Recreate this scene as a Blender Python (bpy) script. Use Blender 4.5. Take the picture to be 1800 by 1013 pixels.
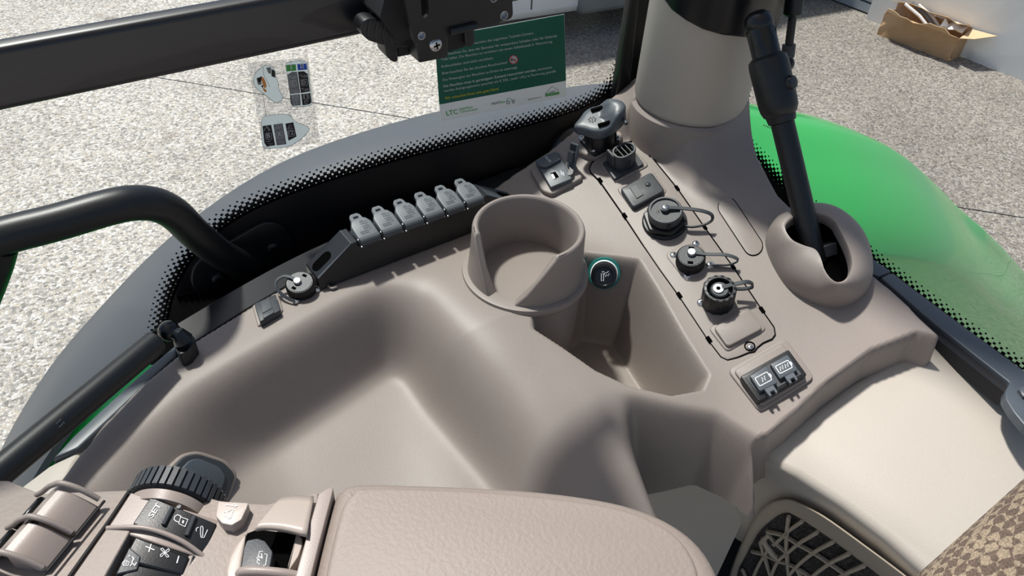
import bpy, bmesh, math, random
import numpy as np
from mathutils import Vector, Matrix

for _o in list(bpy.data.objects):
    bpy.data.objects.remove(_o)
SC = bpy.context.scene
COL = SC.collection
random.seed(7)

# ------------------------------------------------------------------ camera
F_PX, CX, CY = 1310.0, 900.0, 506.5
CAM_R = np.array([[0.85355535, -0.31008484, 0.41867728],      # rows: world axes, columns: right, down, forward
                  [-0.51857099, -0.58318191, 0.62528632],
                  [0.05027321, -0.75083038, -0.65857904]])
CAM_C = np.array([-0.29503184, -0.42103541, 0.42688595])
cam_data = bpy.data.cameras.new('camera')
cam_data.sensor_width = 36.0
cam_data.lens = 36.0 * F_PX / 1800.0
cam_data.clip_start = 0.01
cam_data.clip_end = 200
cam = bpy.data.objects.new('camera', cam_data)
COL.objects.link(cam)
_r, _d, _f = CAM_R[:, 0], CAM_R[:, 1], CAM_R[:, 2]
cam.matrix_world = Matrix(((_r[0], -_d[0], -_f[0], CAM_C[0]), (_r[1], -_d[1], -_f[1], CAM_C[1]),
                           (_r[2], -_d[2], -_f[2], CAM_C[2]), (0, 0, 0, 1)))
SC.camera = cam

# ------------------------------------------------------------------ light
SUN_AZ, SUN_EL = 104.0, 65.0            # degrees: azimuth from +X towards +Y, elevation
world = bpy.data.worlds.new('sky')
SC.world = world
world.use_nodes = True
_nt = world.node_tree
_bg = _nt.nodes['Background']
_sky = _nt.nodes.new('ShaderNodeTexSky')
_sky.sky_type = 'NISHITA'
_sky.sun_disc = False
_sky.sun_elevation = math.radians(SUN_EL)
_sky.sun_rotation = math.radians(90.0 - SUN_AZ)
_sky.altitude = 300
_sky.air_density = 1.0
_sky.dust_density = 2.5
_sky.ozone_density = 1.0
_nt.links.new(_sky.outputs[0], _bg.inputs[0])
_bg.inputs[1].default_value = 0.088
sun_data = bpy.data.lights.new('sun', 'SUN')
sun_data.energy = 3.7
sun_data.angle = math.radians(3.8)
sun_data.color = (1.0, 0.965, 0.92)
sun = bpy.data.objects.new('sun', sun_data)
COL.objects.link(sun)
_sd = Vector((math.cos(math.radians(SUN_EL)) * math.cos(math.radians(SUN_AZ)),
              math.cos(math.radians(SUN_EL)) * math.sin(math.radians(SUN_AZ)), math.sin(math.radians(SUN_EL))))
sun.rotation_euler = _sd.to_track_quat('Z', 'Y').to_euler()
sun.location = _sd * 6
SC.view_settings.view_transform = 'Standard'
SC.view_settings.look = 'None'
SC.view_settings.exposure = 0.46
SC.view_settings.gamma = 1.0
SC.view_settings.use_curve_mapping = False

# ------------------------------------------------------------------ geometry helpers
def ray(px, py):
    return CAM_R @ np.array([px - CX, py - CY, F_PX])
def _hit(px, py, o, n):
    d = ray(px, py); n = np.asarray(n, float)
    return CAM_C + d * (np.dot(np.asarray(o, float) - CAM_C, n) / d.dot(n))
def PZ(px, py, z=0.0): return _hit(px, py, (0, 0, z), (0, 0, 1))
def PY(px, py, y): return _hit(px, py, (0, y, 0), (0, 1, 0))
def PX(px, py, x): return _hit(px, py, (x, 0, 0), (1, 0, 0))
def PDEP(px, py, dep): return CAM_C + ray(px, py) * (dep / F_PX)
DECK_O = np.array([0.10, 0.02, 0.012])
DECK_N = np.array([-0.32, -0.16, 1.0]); DECK_N = DECK_N / np.linalg.norm(DECK_N)
def PD(px, py, h=0.0): return _hit(px, py, DECK_O + DECK_N * h, DECK_N)
def unit(v):
    v = np.asarray(v, float); return v / np.linalg.norm(v)

class Fr:
    """local frame: origin, x axis, normal"""
    def __init__(s, o, x, n):
        s.o = np.asarray(o, float); s.z = unit(n)
        x = np.asarray(x, float); s.x = unit(x - s.z * np.dot(x, s.z)); s.y = np.cross(s.z, s.x)
    def __call__(s, a, b, c=0.0): return s.o + s.x * a + s.y * b + s.z * c
    def loc(s, p):
        d = np.asarray(p, float) - s.o
        return np.array([d.dot(s.x), d.dot(s.y), d.dot(s.z)])
    def up(s, h): return Fr(s.o + s.z * h, s.x, s.z)
    def at(s, a, b, c=0.0, rot=0.0):
        cs, sn = math.cos(rot), math.sin(rot)
        return Fr(s(a, b, c), s.x * cs + s.y * sn, s.z)
def frame_px(fn, p, q, n): 
    o = fn(*p); return Fr(o, fn(*q) - o, n)
def deck_frame(p, q): return frame_px(PD, p, q, DECK_N)
WORLD = Fr((0, 0, 0), (1, 0, 0), (0, 0, 1))

def crom(pts, n=6, closed=False):
    """Catmull-Rom resample of a polyline (any dimension)"""
    P = [np.asarray(p, float) for p in pts]; m = len(P); out = []
    rng = range(m) if closed else range(m - 1)
    for i in rng:
        if closed: a, b, c, d = P[i - 1], P[i], P[(i + 1) % m], P[(i + 2) % m]
        else:
            b, c = P[i], P[i + 1]
            a = P[i - 1] if i > 0 else 2 * b - c
            d = P[i + 2] if i + 2 < m else 2 * c - b
        for k in range(n):
            t = k / n
            out.append(0.5 * (2 * b + (c - a) * t + (2 * a - 5 * b + 4 * c - d) * t * t + (3 * b - a - 3 * c + d) * t ** 3))
    if not closed: out.append(P[-1])
    return out

def round_poly(pts, r, seg=5):
    """round the corners of a closed 2-D polygon; r may be a list"""
    out = []; m = len(pts)
    for i in range(m):
        p = np.asarray(pts[i], float); a = np.asarray(pts[i - 1], float); b = np.asarray(pts[(i + 1) % m], float)
        ri = r[i] if isinstance(r, (list, tuple)) else r
        u = a - p; v = b - p; lu = np.linalg.norm(u); lv = np.linalg.norm(v)
        if ri <= 0: out.append(p); continue
        t = min(ri, lu * 0.48, lv * 0.48)
        s = p + u / lu * t; e = p + v / lv * t
        for k in range(seg + 1):
            w = k / seg
            out.append((1 - w) ** 2 * s + 2 * w * (1 - w) * p + w * w * e)
    return out

class MB:
    """collects geometry for ONE mesh object"""
    def __init__(s): s.v = []; s.f = []
    def add(s, vs, fs):
        b = len(s.v); s.v.extend([tuple(map(float, q)) for q in vs]); s.f.extend([tuple(i + b for i in q) for q in fs]); return s
    def grid(s, rows, cu=False, cv=False):
        n, m = len(rows), len(rows[0]); vs = [p for r in rows for p in r]; fs = []
        for i in range(n if cv else n - 1):
            for j in range(m if cu else m - 1):
                i2, j2 = (i + 1) % n, (j + 1) % m
                fs.append((i * m + j, i * m + j2, i2 * m + j2, i2 * m + j))
        return s.add(vs, fs)
    def box(s, fr, x0, x1, y0, y1, z0, z1):
        vs = [fr(a, b, c) for c in (z0, z1) for b in (y0, y1) for a in (x0, x1)]
        return s.add(vs, [(0, 2, 3, 1), (4, 5, 7, 6), (0, 1, 5, 4), (2, 6, 7, 3), (0, 4, 6, 2), (1, 3, 7, 5)])
    def prism(s, fr, poly, z0, z1, inset=0.0, cap0=True):
        """polygon in frame coords, extruded z0..z1, with a small rounded shoulder of size inset at the top"""
        poly = [np.asarray(p, float)[:2] for p in poly]
        ar = sum(poly[i - 1][0] * poly[i][1] - poly[i][0] * poly[i - 1][1] for i in range(len(poly)))
        if ar < 0: poly = poly[::-1]
        m = len(poly)
        def shrink(d):
            out = []
            for i in range(m):
                a, p, b = poly[i - 1], poly[i], poly[(i + 1) % m]
                e1 = p - a; e2 = b - p
                n1 = np.array([-e1[1], e1[0]]) / (np.linalg.norm(e1) + 1e-12); n2 = np.array([-e2[1], e2[0]]) / (np.linalg.norm(e2) + 1e-12)
                nn = n1 + n2; L = np.linalg.norm(nn)
                nn = nn / L if L > 1e-6 else n1
                k = 1.0 / max(0.45, nn.dot(n1)); out.append(p + nn * d * k)
            return out
        rings = [(poly, z0)]
        if inset > 0:
            sg = 1 if z1 > z0 else -1
            for k in range(4):
                a = k / 3 * math.pi / 2
                rings.append((shrink(inset * (1 - math.cos(a))), z1 - sg * inset * (1 - math.sin(a))))
        else: rings.append((poly, z1))
        rows = [[fr(p[0], p[1], z) for p in pl] for pl, z in rings]
        b = len(s.v); s.grid(rows, cu=True)
        nr = len(rows)
        s.f.append(tuple(b + (nr - 1) * m + i for i in range(m)))
        if cap0: s.f.append(tuple(b + i for i in range(m - 1, -1, -1)))
        return s
    def ring_prism(s, fr, outer, inner, z0, z1):
        """two closed loops with the same count -> flat ring with walls"""
        rows = [[fr(p[0], p[1], z0) for p in outer], [fr(p[0], p[1], z1) for p in outer],
                [fr(p[0], p[1], z1) for p in inner], [fr(p[0], p[1], z0) for p in inner]]
        return s.grid(rows, cu=True, cv=True)
    def lathe(s, fr, prof, seg=32, a0=0.0, a1=2 * math.pi, sx=1.0, sy=1.0):
        full = abs(a1 - a0 - 2 * math.pi) < 1e-6
        n = seg if full else seg + 1
        rows = []
        for r, h in prof:
            rows.append([fr(r * sx * math.cos(a0 + (a1 - a0) * k / seg), r * sy * math.sin(a0 + (a1 - a0) * k / seg), h) for k in range(n)])
        b = len(s.v); s.grid(rows, cu=full)
        if full:
            if prof[0][0] > 1e-6: s.f.append(tuple(b + i for i in range(n - 1, -1, -1)))
            if prof[-1][0] > 1e-6: s.f.append(tuple(b + (len(rows) - 1) * n + i for i in range(n)))
        return s
    def tube(s, path, r, seg=14, caps=True, closed=False, flat=None, up0=None):
        """round (or flat=(w,h)) section swept along a 3-D path"""
        P = [np.asarray(p, float) for p in path]; m = len(P); T = []
        for i in range(m):
            if closed: t = P[(i + 1) % m] - P[i - 1]
            else: t = P[min(i + 1, m - 1)] - P[max(i - 1, 0)]
            T.append(unit(t))
        ref = np.array([0, 0, 1.0]) if abs(T[0][2]) < 0.9 else np.array([1.0, 0, 0])
        if up0 is not None: ref = np.asarray(up0, float)
        nrm = unit(ref - T[0] * np.dot(ref, T[0])); rows = []
        for i in range(m):
            nrm = unit(nrm - T[i] * np.dot(nrm, T[i])); bi = np.cross(T[i], nrm)
            ri = r[i] if isinstance(r, (list, tuple, np.ndarray)) else r
            if flat:
                w, h = flat; rows.append([P[i] + bi * a * w / 2 + nrm * b * h / 2 for a, b in ((-1, -1), (1, -1), (1, 1), (-1, 1))])
            else:
                rows.append([P[i] + (nrm * math.cos(2 * math.pi * k / seg) + bi * math.sin(2 * math.pi * k / seg)) * ri for k in range(seg)])
        b = len(s.v); n = len(rows[0]); s.grid(rows, cu=True, cv=closed)
        if caps and not closed:
            s.f.append(tuple(b + i for i in range(n - 1, -1, -1))); s.f.append(tuple(b + (m - 1) * n + i for i in range(n)))
        return s
    def ball(s, c, r, seg=16, sc=(1, 1, 1), fr=WORLD):
        rows = []
        for i in range(seg // 2 + 1):
            a = math.pi * i / (seg // 2)
            rows.append([np.asarray(c) + (fr.x * math.cos(2 * math.pi * k / seg) * math.sin(a) * sc[0] + fr.y * math.sin(2 * math.pi * k / seg) * math.sin(a) * sc[1] - fr.z * math.cos(a) * sc[2]) * r for k in range(seg)])
        return s.grid(rows, cu=True)
    def poly(s, pts):
        b = len(s.v); s.v.extend([tuple(map(float, p)) for p in pts]); s.f.append(tuple(range(b, b + len(pts)))); return s
    def mesh(s, name, smooth=True, angle=38):
        me = bpy.data.meshes.new(name)
        me.from_pydata(s.v, [], s.f); me.validate()
        bm = bmesh.new(); bm.from_mesh(me)
        bmesh.ops.remove_doubles(bm, verts=bm.verts, dist=1e-6)
        bmesh.ops.recalc_face_normals(bm, faces=bm.faces)
        bm.to_mesh(me); bm.free()
        if smooth:
            for p in me.polygons: p.use_smooth = True
            me.set_sharp_from_angle(angle=math.radians(angle))
        return me

def tag(o, label=None, cat=None, group=None, kind=None):
    if label: o['label'] = label
    if cat: o['category'] = cat
    if group: o['group'] = group
    if kind: o['kind'] = kind
    return o
def obj(name, mb, mat, parent=None, label=None, cat=None, group=None, kind=None, bevel=0.0, smooth=True, angle=38, solid=0.0, subd=0):
    me = mb.mesh(name, smooth, angle) if isinstance(mb, MB) else mb
    if not me.materials: me.materials.append(M[mat])
    o = bpy.data.objects.new(name, me); COL.objects.link(o)
    if parent is not None:
        o.parent = parent; o.matrix_parent_inverse = Matrix.Translation(-parent_world(parent))
    if solid:
        md = o.modifiers.new('thickness', 'SOLIDIFY'); md.thickness = solid; md.offset = -1
    if bevel:
        md = o.modifiers.new('bevel', 'BEVEL'); md.width = bevel; md.segments = 2; md.limit_method = 'ANGLE'; md.angle_limit = math.radians(35); md.harden_normals = False
    if subd:
        md = o.modifiers.new('sub', 'SUBSURF'); md.levels = subd; md.render_levels = subd
    return tag(o, label, cat, group, kind)
def parent_world(p):
    v = Vector(p.location)
    while p.parent is not None:
        v = v + p.parent.location * 0; p = p.parent
    return v
def thing(name, base, label, cat, group=None, kind=None):
    o = bpy.data.objects.new(name, None); COL.objects.link(o)
    o.empty_display_size = 0.02; o.location = Vector([float(q) for q in base])
    return tag(o, label, cat, group, kind)

def text_mesh_pts(body, bold=0.0, align='LEFT'):
    """text as flat mesh: vertices (x, y) and faces, one unit = the font size"""
    cu = bpy.data.curves.new('text', 'FONT'); cu.body = body; cu.size = 1.0; cu.align_x = align; cu.offset = bold; cu.resolution_u = 2
    ob = bpy.data.objects.new('text', cu); COL.objects.link(ob)
    dg = bpy.context.evaluated_depsgraph_get(); me = ob.evaluated_get(dg).to_mesh()
    vs = [(v.co.x, v.co.y) for v in me.vertices]; fs = [tuple(p.vertices) for p in me.polygons]
    ob.evaluated_get(dg).to_mesh_clear(); bpy.data.objects.remove(ob); bpy.data.curves.remove(cu)
    return vs, fs
def put_text(mb, body, a, b, n, bold=0.0, lift=0.0, squash=1.0):
    """lettering whose baseline runs from point a to point b on a plane with normal n"""
    vs, fs = text_mesh_pts(body, bold)
    if not vs: return mb
    x0 = min(v[0] for v in vs); x1 = max(v[0] for v in vs)
    fr = Fr(a, np.asarray(b) - np.asarray(a), n); L = np.linalg.norm(np.asarray(b) - np.asarray(a)); k = L / (x1 - x0)
    return mb.add([fr((v[0] - x0) * k, v[1] * k * squash, lift) for v in vs], fs)
def stroke(mb, pts, w, fr, lift=0.0, closed=False):
    """flat printed line of width w through 2-D points of frame fr"""
    P = [np.asarray(p, float)[:2] for p in pts]; m = len(P); L = []; Rr = []
    for i in range(m):
        if closed: t = P[(i + 1) % m] - P[i - 1]
        else: t = P[min(i + 1, m - 1)] - P[max(i - 1, 0)]
        t = t / (np.linalg.norm(t) + 1e-12); nn = np.array([-t[1], t[0]])
        L.append(fr(*(P[i] + nn * w / 2), lift)); Rr.append(fr(*(P[i] - nn * w / 2), lift))
    return mb.grid([L, Rr], cu=closed)

# ------------------------------------------------------------------ materials
M = {}
def mat(name, col, rough=0.5, metal=0.0, bump=0.0, bscale=800.0, spec=0.5, coat=0.0, var=0.0, vscale=6.0, detail=3.0):
    m = bpy.data.materials.new(name); m.use_nodes = True; nt = m.node_tree; b = nt.nodes['Principled BSDF']
    b.inputs['Base Color'].default_value = (*col, 1); b.inputs['Roughness'].default_value = rough; b.inputs['Metallic'].default_value = metal
    b.inputs['Specular IOR Level'].default_value = spec; b.inputs['Coat Weight'].default_value = coat
    tc = nt.nodes.new('ShaderNodeTexCoord')
    if var > 0:
        nz = nt.nodes.new('ShaderNodeTexNoise'); nz.inputs['Scale'].default_value = vscale; nz.inputs['Detail'].default_value = 5
        mx = nt.nodes.new('ShaderNodeMix'); mx.data_type = 'RGBA'
        mx.inputs[6].default_value = (*[c * (1 - var) for c in col], 1); mx.inputs[7].default_value = (*[min(1, c * (1 + var)) for c in col], 1)
        nt.links.new(tc.outputs['Object'], nz.inputs['Vector']); nt.links.new(nz.outputs['Fac'], mx.inputs[0]); nt.links.new(mx.outputs[2], b.inputs['Base Color'])
    if bump > 0:
        nz = nt.nodes.new('ShaderNodeTexNoise'); nz.inputs['Scale'].default_value = bscale; nz.inputs['Detail'].default_value = detail
        bp = nt.nodes.new('ShaderNodeBump'); bp.inputs['Strength'].default_value = bump; bp.inputs['Distance'].default_value = 0.0004
        nt.links.new(tc.outputs['Object'], nz.inputs['Vector']); nt.links.new(nz.outputs['Fac'], bp.inputs['Height']); nt.links.new(bp.outputs[0], b.inputs['Normal'])
    M[name] = m; return m
mat('taupe', (0.272, 0.232, 0.207), 0.46, bump=0.35, bscale=1500, var=0.04, vscale=30)
mat('liner', (0.55, 0.53, 0.50), 0.8)
mat('taupe_smooth', (0.30, 0.25, 0.222), 0.4, bump=0.15, bscale=1500)
mat('pad_taupe', (0.27, 0.225, 0.195), 0.55, bump=0.9, bscale=420, detail=4)
mat('pale_taupe', (0.42, 0.36, 0.315), 0.42, bump=0.15, bscale=1500)
mat('beige', (0.46, 0.42, 0.365), 0.5, bump=0.35, bscale=1300, var=0.03, vscale=20)
mat('vent_beige', (0.42, 0.365, 0.29), 0.48, bump=0.15, bscale=1500)
mat('black', (0.008, 0.009, 0.0105), 0.4, bump=0.15, bscale=1200)
mat('black_gloss', (0.007, 0.008, 0.010), 0.28)
mat('black_matte', (0.010, 0.010, 0.012), 0.7)
mat('black_rail', (0.008, 0.009, 0.013), 0.34, coat=0.25)
mat('charcoal', (0.035, 0.040, 0.046), 0.45, bump=0.2, bscale=1000)
mat('dark_grey', (0.055, 0.063, 0.070), 0.5, bump=0.2, bscale=1000)
mat('tag_grey', (0.15, 0.165, 0.175), 0.42, bump=0.15, bscale=900)
mat('slate', (0.075, 0.09, 0.105), 0.4)
mat('void', (0.003, 0.003, 0.003), 0.9, spec=0.0)  # near-black: puts the shade of slots, openings and recesses into the colour
mat('chrome', (0.75, 0.76, 0.78), 0.22, metal=1.0)
mat('steel', (0.55, 0.57, 0.6), 0.35, metal=1.0)
mat('white_print', (0.78, 0.79, 0.80), 0.6)
mat('grey_print', (0.20, 0.20, 0.20), 0.6)
mat('black_print', (0.004, 0.004, 0.006), 0.5)
mat('green_print', (0.06, 0.36, 0.07), 0.5)
mat('blue_print', (0.01, 0.08, 0.5), 0.5)
mat('orange_print', (0.75, 0.28, 0.06), 0.5)
mat('yellow_print', (0.85, 0.75, 0.05), 0.5)
mat('red_print', (0.6, 0.05, 0.05), 0.5)
def film_print(name, col, tl):
    # thin printed vinyl: part of the daylight behind it shines through
    m = mat(name, col, 0.45); nt = m.node_tree; b = nt.nodes['Principled BSDF']; out = nt.nodes['Material Output']
    t = nt.nodes.new('ShaderNodeBsdfTranslucent'); t.inputs[0].default_value = (*col, 1); mx = nt.nodes.new('ShaderNodeMixShader'); mx.inputs[0].default_value = tl
    nt.links.new(b.outputs[0], mx.inputs[1]); nt.links.new(t.outputs[0], mx.inputs[2]); nt.links.new(mx.outputs[0], out.inputs[0])
film_print('notice_green', (0.008, 0.13, 0.08), 0.25)
film_print('notice_white', (0.75, 0.75, 0.75), 0.35)
film_print('decal_pale', (0.72, 0.78, 0.79), 0.55)
film_print('film_white', (0.82, 0.83, 0.84), 0.45)
film_print('film_yellow', (0.85, 0.75, 0.05), 0.45)
mat('green_paint', (0.014, 0.50, 0.085), 0.3, coat=0.6)
mat('flare_black', (0.085, 0.092, 0.102), 0.42, bump=0.1, bscale=300)
mat('teal_ring', (0.01, 0.16, 0.14), 0.25)
mat('white_paint', (0.72, 0.73, 0.74), 0.3, coat=0.3)
mat('bumper_grey', (0.16, 0.17, 0.18), 0.5)
mat('plaster', (0.68, 0.68, 0.67), 0.8, bump=0.3, bscale=60, var=0.03, vscale=2)
mat('door_grey', (0.30, 0.34, 0.38), 0.45)
mat('cardboard', (0.50, 0.31, 0.16), 0.8, var=0.12, vscale=5)
mat('cardboard_light', (0.66, 0.46, 0.27), 0.8, var=0.08, vscale=5)
mat('wrap_white', (0.8, 0.8, 0.8), 0.4)
# special materials -------------------------------------------------
def glass_mat():
    m = bpy.data.materials.new('pane_glass'); m.use_nodes = True; nt = m.node_tree; nt.nodes.clear()
    out = nt.nodes.new('ShaderNodeOutputMaterial'); mix = nt.nodes.new('ShaderNodeMixShader'); tr = nt.nodes.new('ShaderNodeBsdfTransparent')
    gl = nt.nodes.new('ShaderNodeBsdfGlossy'); gl.inputs['Roughness'].default_value = 0.02
    tr.inputs[0].default_value = (0.965, 0.985, 0.975, 1)
    lw = nt.nodes.new('ShaderNodeLayerWeight'); lw.inputs[0].default_value = 0.5
    pw = nt.nodes.new('ShaderNodeMath'); pw.operation = 'POWER'; pw.inputs[1].default_value = 4.0
    mul = nt.nodes.new('ShaderNodeMath'); mul.operation = 'MULTIPLY_ADD'; mul.inputs[1].default_value = 0.5; mul.inputs[2].default_value = 0.02
    nt.links.new(lw.outputs['Facing'], pw.inputs[0]); nt.links.new(pw.outputs[0], mul.inputs[0]); nt.links.new(mul.outputs[0], mix.inputs[0])
    nt.links.new(tr.outputs[0], mix.inputs[1]); nt.links.new(gl.outputs[0], mix.inputs[2]); nt.links.new(mix.outputs[0], out.inputs[0])
    M['pane_glass'] = m
glass_mat()
def film_mat():
    m = bpy.data.materials.new('clear_film'); m.use_nodes = True; nt = m.node_tree; nt.nodes.clear()
    out = nt.nodes.new('ShaderNodeOutputMaterial'); mix = nt.nodes.new('ShaderNodeMixShader'); tr = nt.nodes.new('ShaderNodeBsdfTransparent')
    df = nt.nodes.new('ShaderNodeBsdfDiffuse'); df.inputs[0].default_value = (0.62, 0.60, 0.56, 1); mix.inputs[0].default_value = 0.22
    nt.links.new(tr.outputs[0], mix.inputs[1]); nt.links.new(df.outputs[0], mix.inputs[2]); nt.links.new(mix.outputs[0], out.inputs[0])
    M['clear_film'] = m
film_mat()
def gravel_mat():
    m = bpy.data.materials.new('exposed_aggregate'); m.use_nodes = True; nt = m.node_tree; L = nt.links.new; N = nt.nodes.new
    b = nt.nodes['Principled BSDF']; b.inputs['Roughness'].default_value = 0.85
    tc = N('ShaderNodeTexCoord')
    vo = N('ShaderNodeTexVoronoi'); vo.inputs['Scale'].default_value = 72.0; L(tc.outputs['Object'], vo.inputs['Vector'])
    bw = N('ShaderNodeSeparateColor'); L(vo.outputs['Color'], bw.inputs[0])
    rp = N('ShaderNodeValToRGB'); e = rp.color_ramp.elements
    e[0].position = 0.0; e[0].color = (0.22, 0.205, 0.185, 1); e[1].position = 1.0; e[1].color = (0.76, 0.73, 0.68, 1)
    for p, c in ((0.2, (0.37, 0.345, 0.315, 1)), (0.45, (0.52, 0.485, 0.44, 1)), (0.62, (0.53, 0.465, 0.38, 1)), (0.8, (0.65, 0.615, 0.565, 1))):
        q = e.new(p); q.color = c
    L(bw.outputs[0], rp.inputs[0])
    # darker joints between the stones
    vd = N('ShaderNodeTexVoronoi'); vd.feature = 'DISTANCE_TO_EDGE'; vd.inputs['Scale'].default_value = 72.0; L(tc.outputs['Object'], vd.inputs['Vector'])
    mr = N('ShaderNodeMapRange'); mr.inputs[1].default_value = 0.0; mr.inputs[2].default_value = 0.12; mr.inputs[3].default_value = 0.62; mr.inputs[4].default_value = 1.0
    L(vd.outputs[0], mr.inputs[0])
    mu = N('ShaderNodeMix'); mu.data_type = 'RGBA'; mu.blend_type = 'MULTIPLY'; mu.inputs[0].default_value = 1.0
    L(rp.outputs[0], mu.inputs[6]); L(mr.outputs[0], mu.inputs[7])
    # large soft blotches; the yard towards the building is greyer and finer
    nz = N('ShaderNodeTexNoise'); nz.inputs['Scale'].default_value = 1.3; nz.inputs['Detail'].default_value = 6; L(tc.outputs['Object'], nz.inputs['Vector'])
    r2 = N('ShaderNodeMapRange'); r2.inputs[1].default_value = 0.3; r2.inputs[2].default_value = 0.7; r2.inputs[3].default_value = 0.86; r2.inputs[4].default_value = 1.1
    L(nz.outputs['Fac'], r2.inputs[0])
    m2 = N('ShaderNodeMix'); m2.data_type = 'RGBA'; m2.blend_type = 'MULTIPLY'; m2.inputs[0].default_value = 1.0; L(mu.outputs[2], m2.inputs[6]); L(r2.outputs[0], m2.inputs[7])
    sx = N('ShaderNodeSeparateXYZ'); L(tc.outputs['Object'], sx.inputs[0])
    r3 = N('ShaderNodeMapRange'); r3.inputs[1].default_value = 2.2; r3.inputs[2].default_value = 3.4; L(sx.outputs[0], r3.inputs[0])
    m3 = N('ShaderNodeMix'); m3.data_type = 'RGBA'; m3.blend_type = 'MULTIPLY'; m3.inputs[7].default_value = (0.56, 0.54, 0.53, 1)
    L(r3.outputs[0], m3.inputs[0]); L(m2.outputs[2], m3.inputs[6])
    # oil stains and rusty spots
    ns = N('ShaderNodeTexNoise'); ns.inputs['Scale'].default_value = 2.6; ns.inputs['Detail'].default_value = 4; L(tc.outputs['Object'], ns.inputs['Vector'])
    r4 = N('ShaderNodeMapRange'); r4.inputs[1].default_value = 0.66; r4.inputs[2].default_value = 0.74; r4.inputs[4].default_value = 0.55; L(ns.outputs['Fac'], r4.inputs[0])
    m4 = N('ShaderNodeMix'); m4.data_type = 'RGBA'; m4.inputs[7].default_value = (0.20, 0.16, 0.13, 1); L(r4.outputs[0], m4.inputs[0]); L(m3.outputs[2], m4.inputs[6])
    L(m4.outputs[2], b.inputs['Base Color'])
    bp = N('ShaderNodeBump'); bp.inputs['Strength'].default_value = 0.7; bp.inputs['Distance'].default_value = 0.01
    L(vd.outputs[0], bp.inputs['Height']); L(bp.outputs[0], b.inputs['Normal'])
    M['gravel'] = m
gravel_mat()
def fabric_mat():
    m = bpy.data.materials.new('seat_fabric'); m.use_nodes = True; nt = m.node_tree; L = nt.links.new; N = nt.nodes.new
    b = nt.nodes['Principled BSDF']; b.inputs['Roughness'].default_value = 0.95
    tc = N('ShaderNodeTexCoord'); mp = N('ShaderNodeMapping'); mp.inputs['Rotation'].default_value = (0, 0, 0.6); L(tc.outputs['Object'], mp.inputs[0])
    nzd = N('ShaderNodeTexNoise'); nzd.inputs['Scale'].default_value = 260; L(mp.outputs[0], nzd.inputs['Vector'])
    ad = N('ShaderNodeMix'); ad.data_type = 'RGBA'; ad.blend_type = 'ADD'; ad.inputs[0].default_value = 0.004; L(mp.outputs[0], ad.inputs[6]); L(nzd.outputs['Color'], ad.inputs[7])
    ck = N('ShaderNodeTexChecker'); ck.inputs['Scale'].default_value = 190; ck.inputs[1].default_value = (0.33, 0.26, 0.18, 1); ck.inputs[2].default_value = (0.14, 0.10, 0.075, 1)
    L(ad.outputs[2], ck.inputs[0])
    nz = N('ShaderNodeTexNoise'); nz.inputs['Scale'].default_value = 900; L(tc.outputs['Object'], nz.inputs['Vector'])
    mx = N('ShaderNodeMix'); mx.data_type = 'RGBA'; mx.blend_type = 'OVERLAY'; mx.inputs[0].default_value = 0.8; L(ck.outputs[0], mx.inputs[6]); L(nz.outputs['Fac'], mx.inputs[7])
    L(mx.outputs[2], b.inputs['Base Color'])
    bp = N('ShaderNodeBump'); bp.inputs['Strength'].default_value = 0.8; bp.inputs['Distance'].default_value = 0.001; L(nz.outputs['Fac'], bp.inputs['Height']); L(bp.outputs[0], b.inputs['Normal'])
    M['seat_fabric'] = m
fabric_mat()
def foam_mat():
    m = bpy.data.materials.new('filter_foam'); m.use_nodes = True; nt = m.node_tree; L = nt.links.new; N = nt.nodes.new
    b = nt.nodes['Principled BSDF']; b.inputs['Roughness'].default_value = 0.6
    tc = N('ShaderNodeTexCoord'); vo = N('ShaderNodeTexVoronoi'); vo.feature = 'DISTANCE_TO_EDGE'; vo.inputs['Scale'].default_value = 260; L(tc.outputs['Object'], vo.inputs['Vector'])
    rp = N('ShaderNodeValToRGB'); rp.color_ramp.elements[0].color = (0.10, 0.095, 0.09, 1); rp.color_ramp.elements[1].color = (0.004, 0.004, 0.004, 1); rp.color_ramp.elements[1].position = 0.16
    L(vo.outputs[0], rp.inputs[0]); L(rp.outputs[0], b.inputs['Base Color'])
    M['filter_foam'] = m
foam_mat()

# ------------------------------------------------------------------ the yard outside
GZ = -2.2
def PG(px, py): return PZ(px, py, GZ)
# two poured slabs with a real joint between them (joint runs through these two points of the ground)
ja, jb = PG(620, 192), PG(762, 215)
jd = unit(jb - ja); jn = np.array([-jd[1], jd[0], 0])
g = MB()
for sgn in (1, -1):
    q = [ja + jn * sgn * 0.006 - jd * 40, ja + jn * sgn * 0.006 + jd * 40, ja + jn * sgn * 40 + jd * 40, ja + jn * sgn * 40 - jd * 40]
    if sgn < 0: q = q[::-1]
    g.grid([[q[0], q[1]], [q[3], q[2]]])
    g.grid([[q[0], q[1]], [q[0] - np.array([0, 0, .05]), q[1] - np.array([0, 0, .05])]])
g.grid([[ja + jn * .02 - jd * 40 - np.array([0, 0, .03]), ja + jn * .02 + jd * 40 - np.array([0, 0, .03])], [ja - jn * .02 - jd * 40 - np.array([0, 0, .03]), ja - jn * .02 + jd * 40 - np.array([0, 0, .03])]])
obj('floor', g, 'gravel', label='pale exposed-aggregate concrete yard outside the cab windows', kind='structure', smooth=False)

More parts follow.
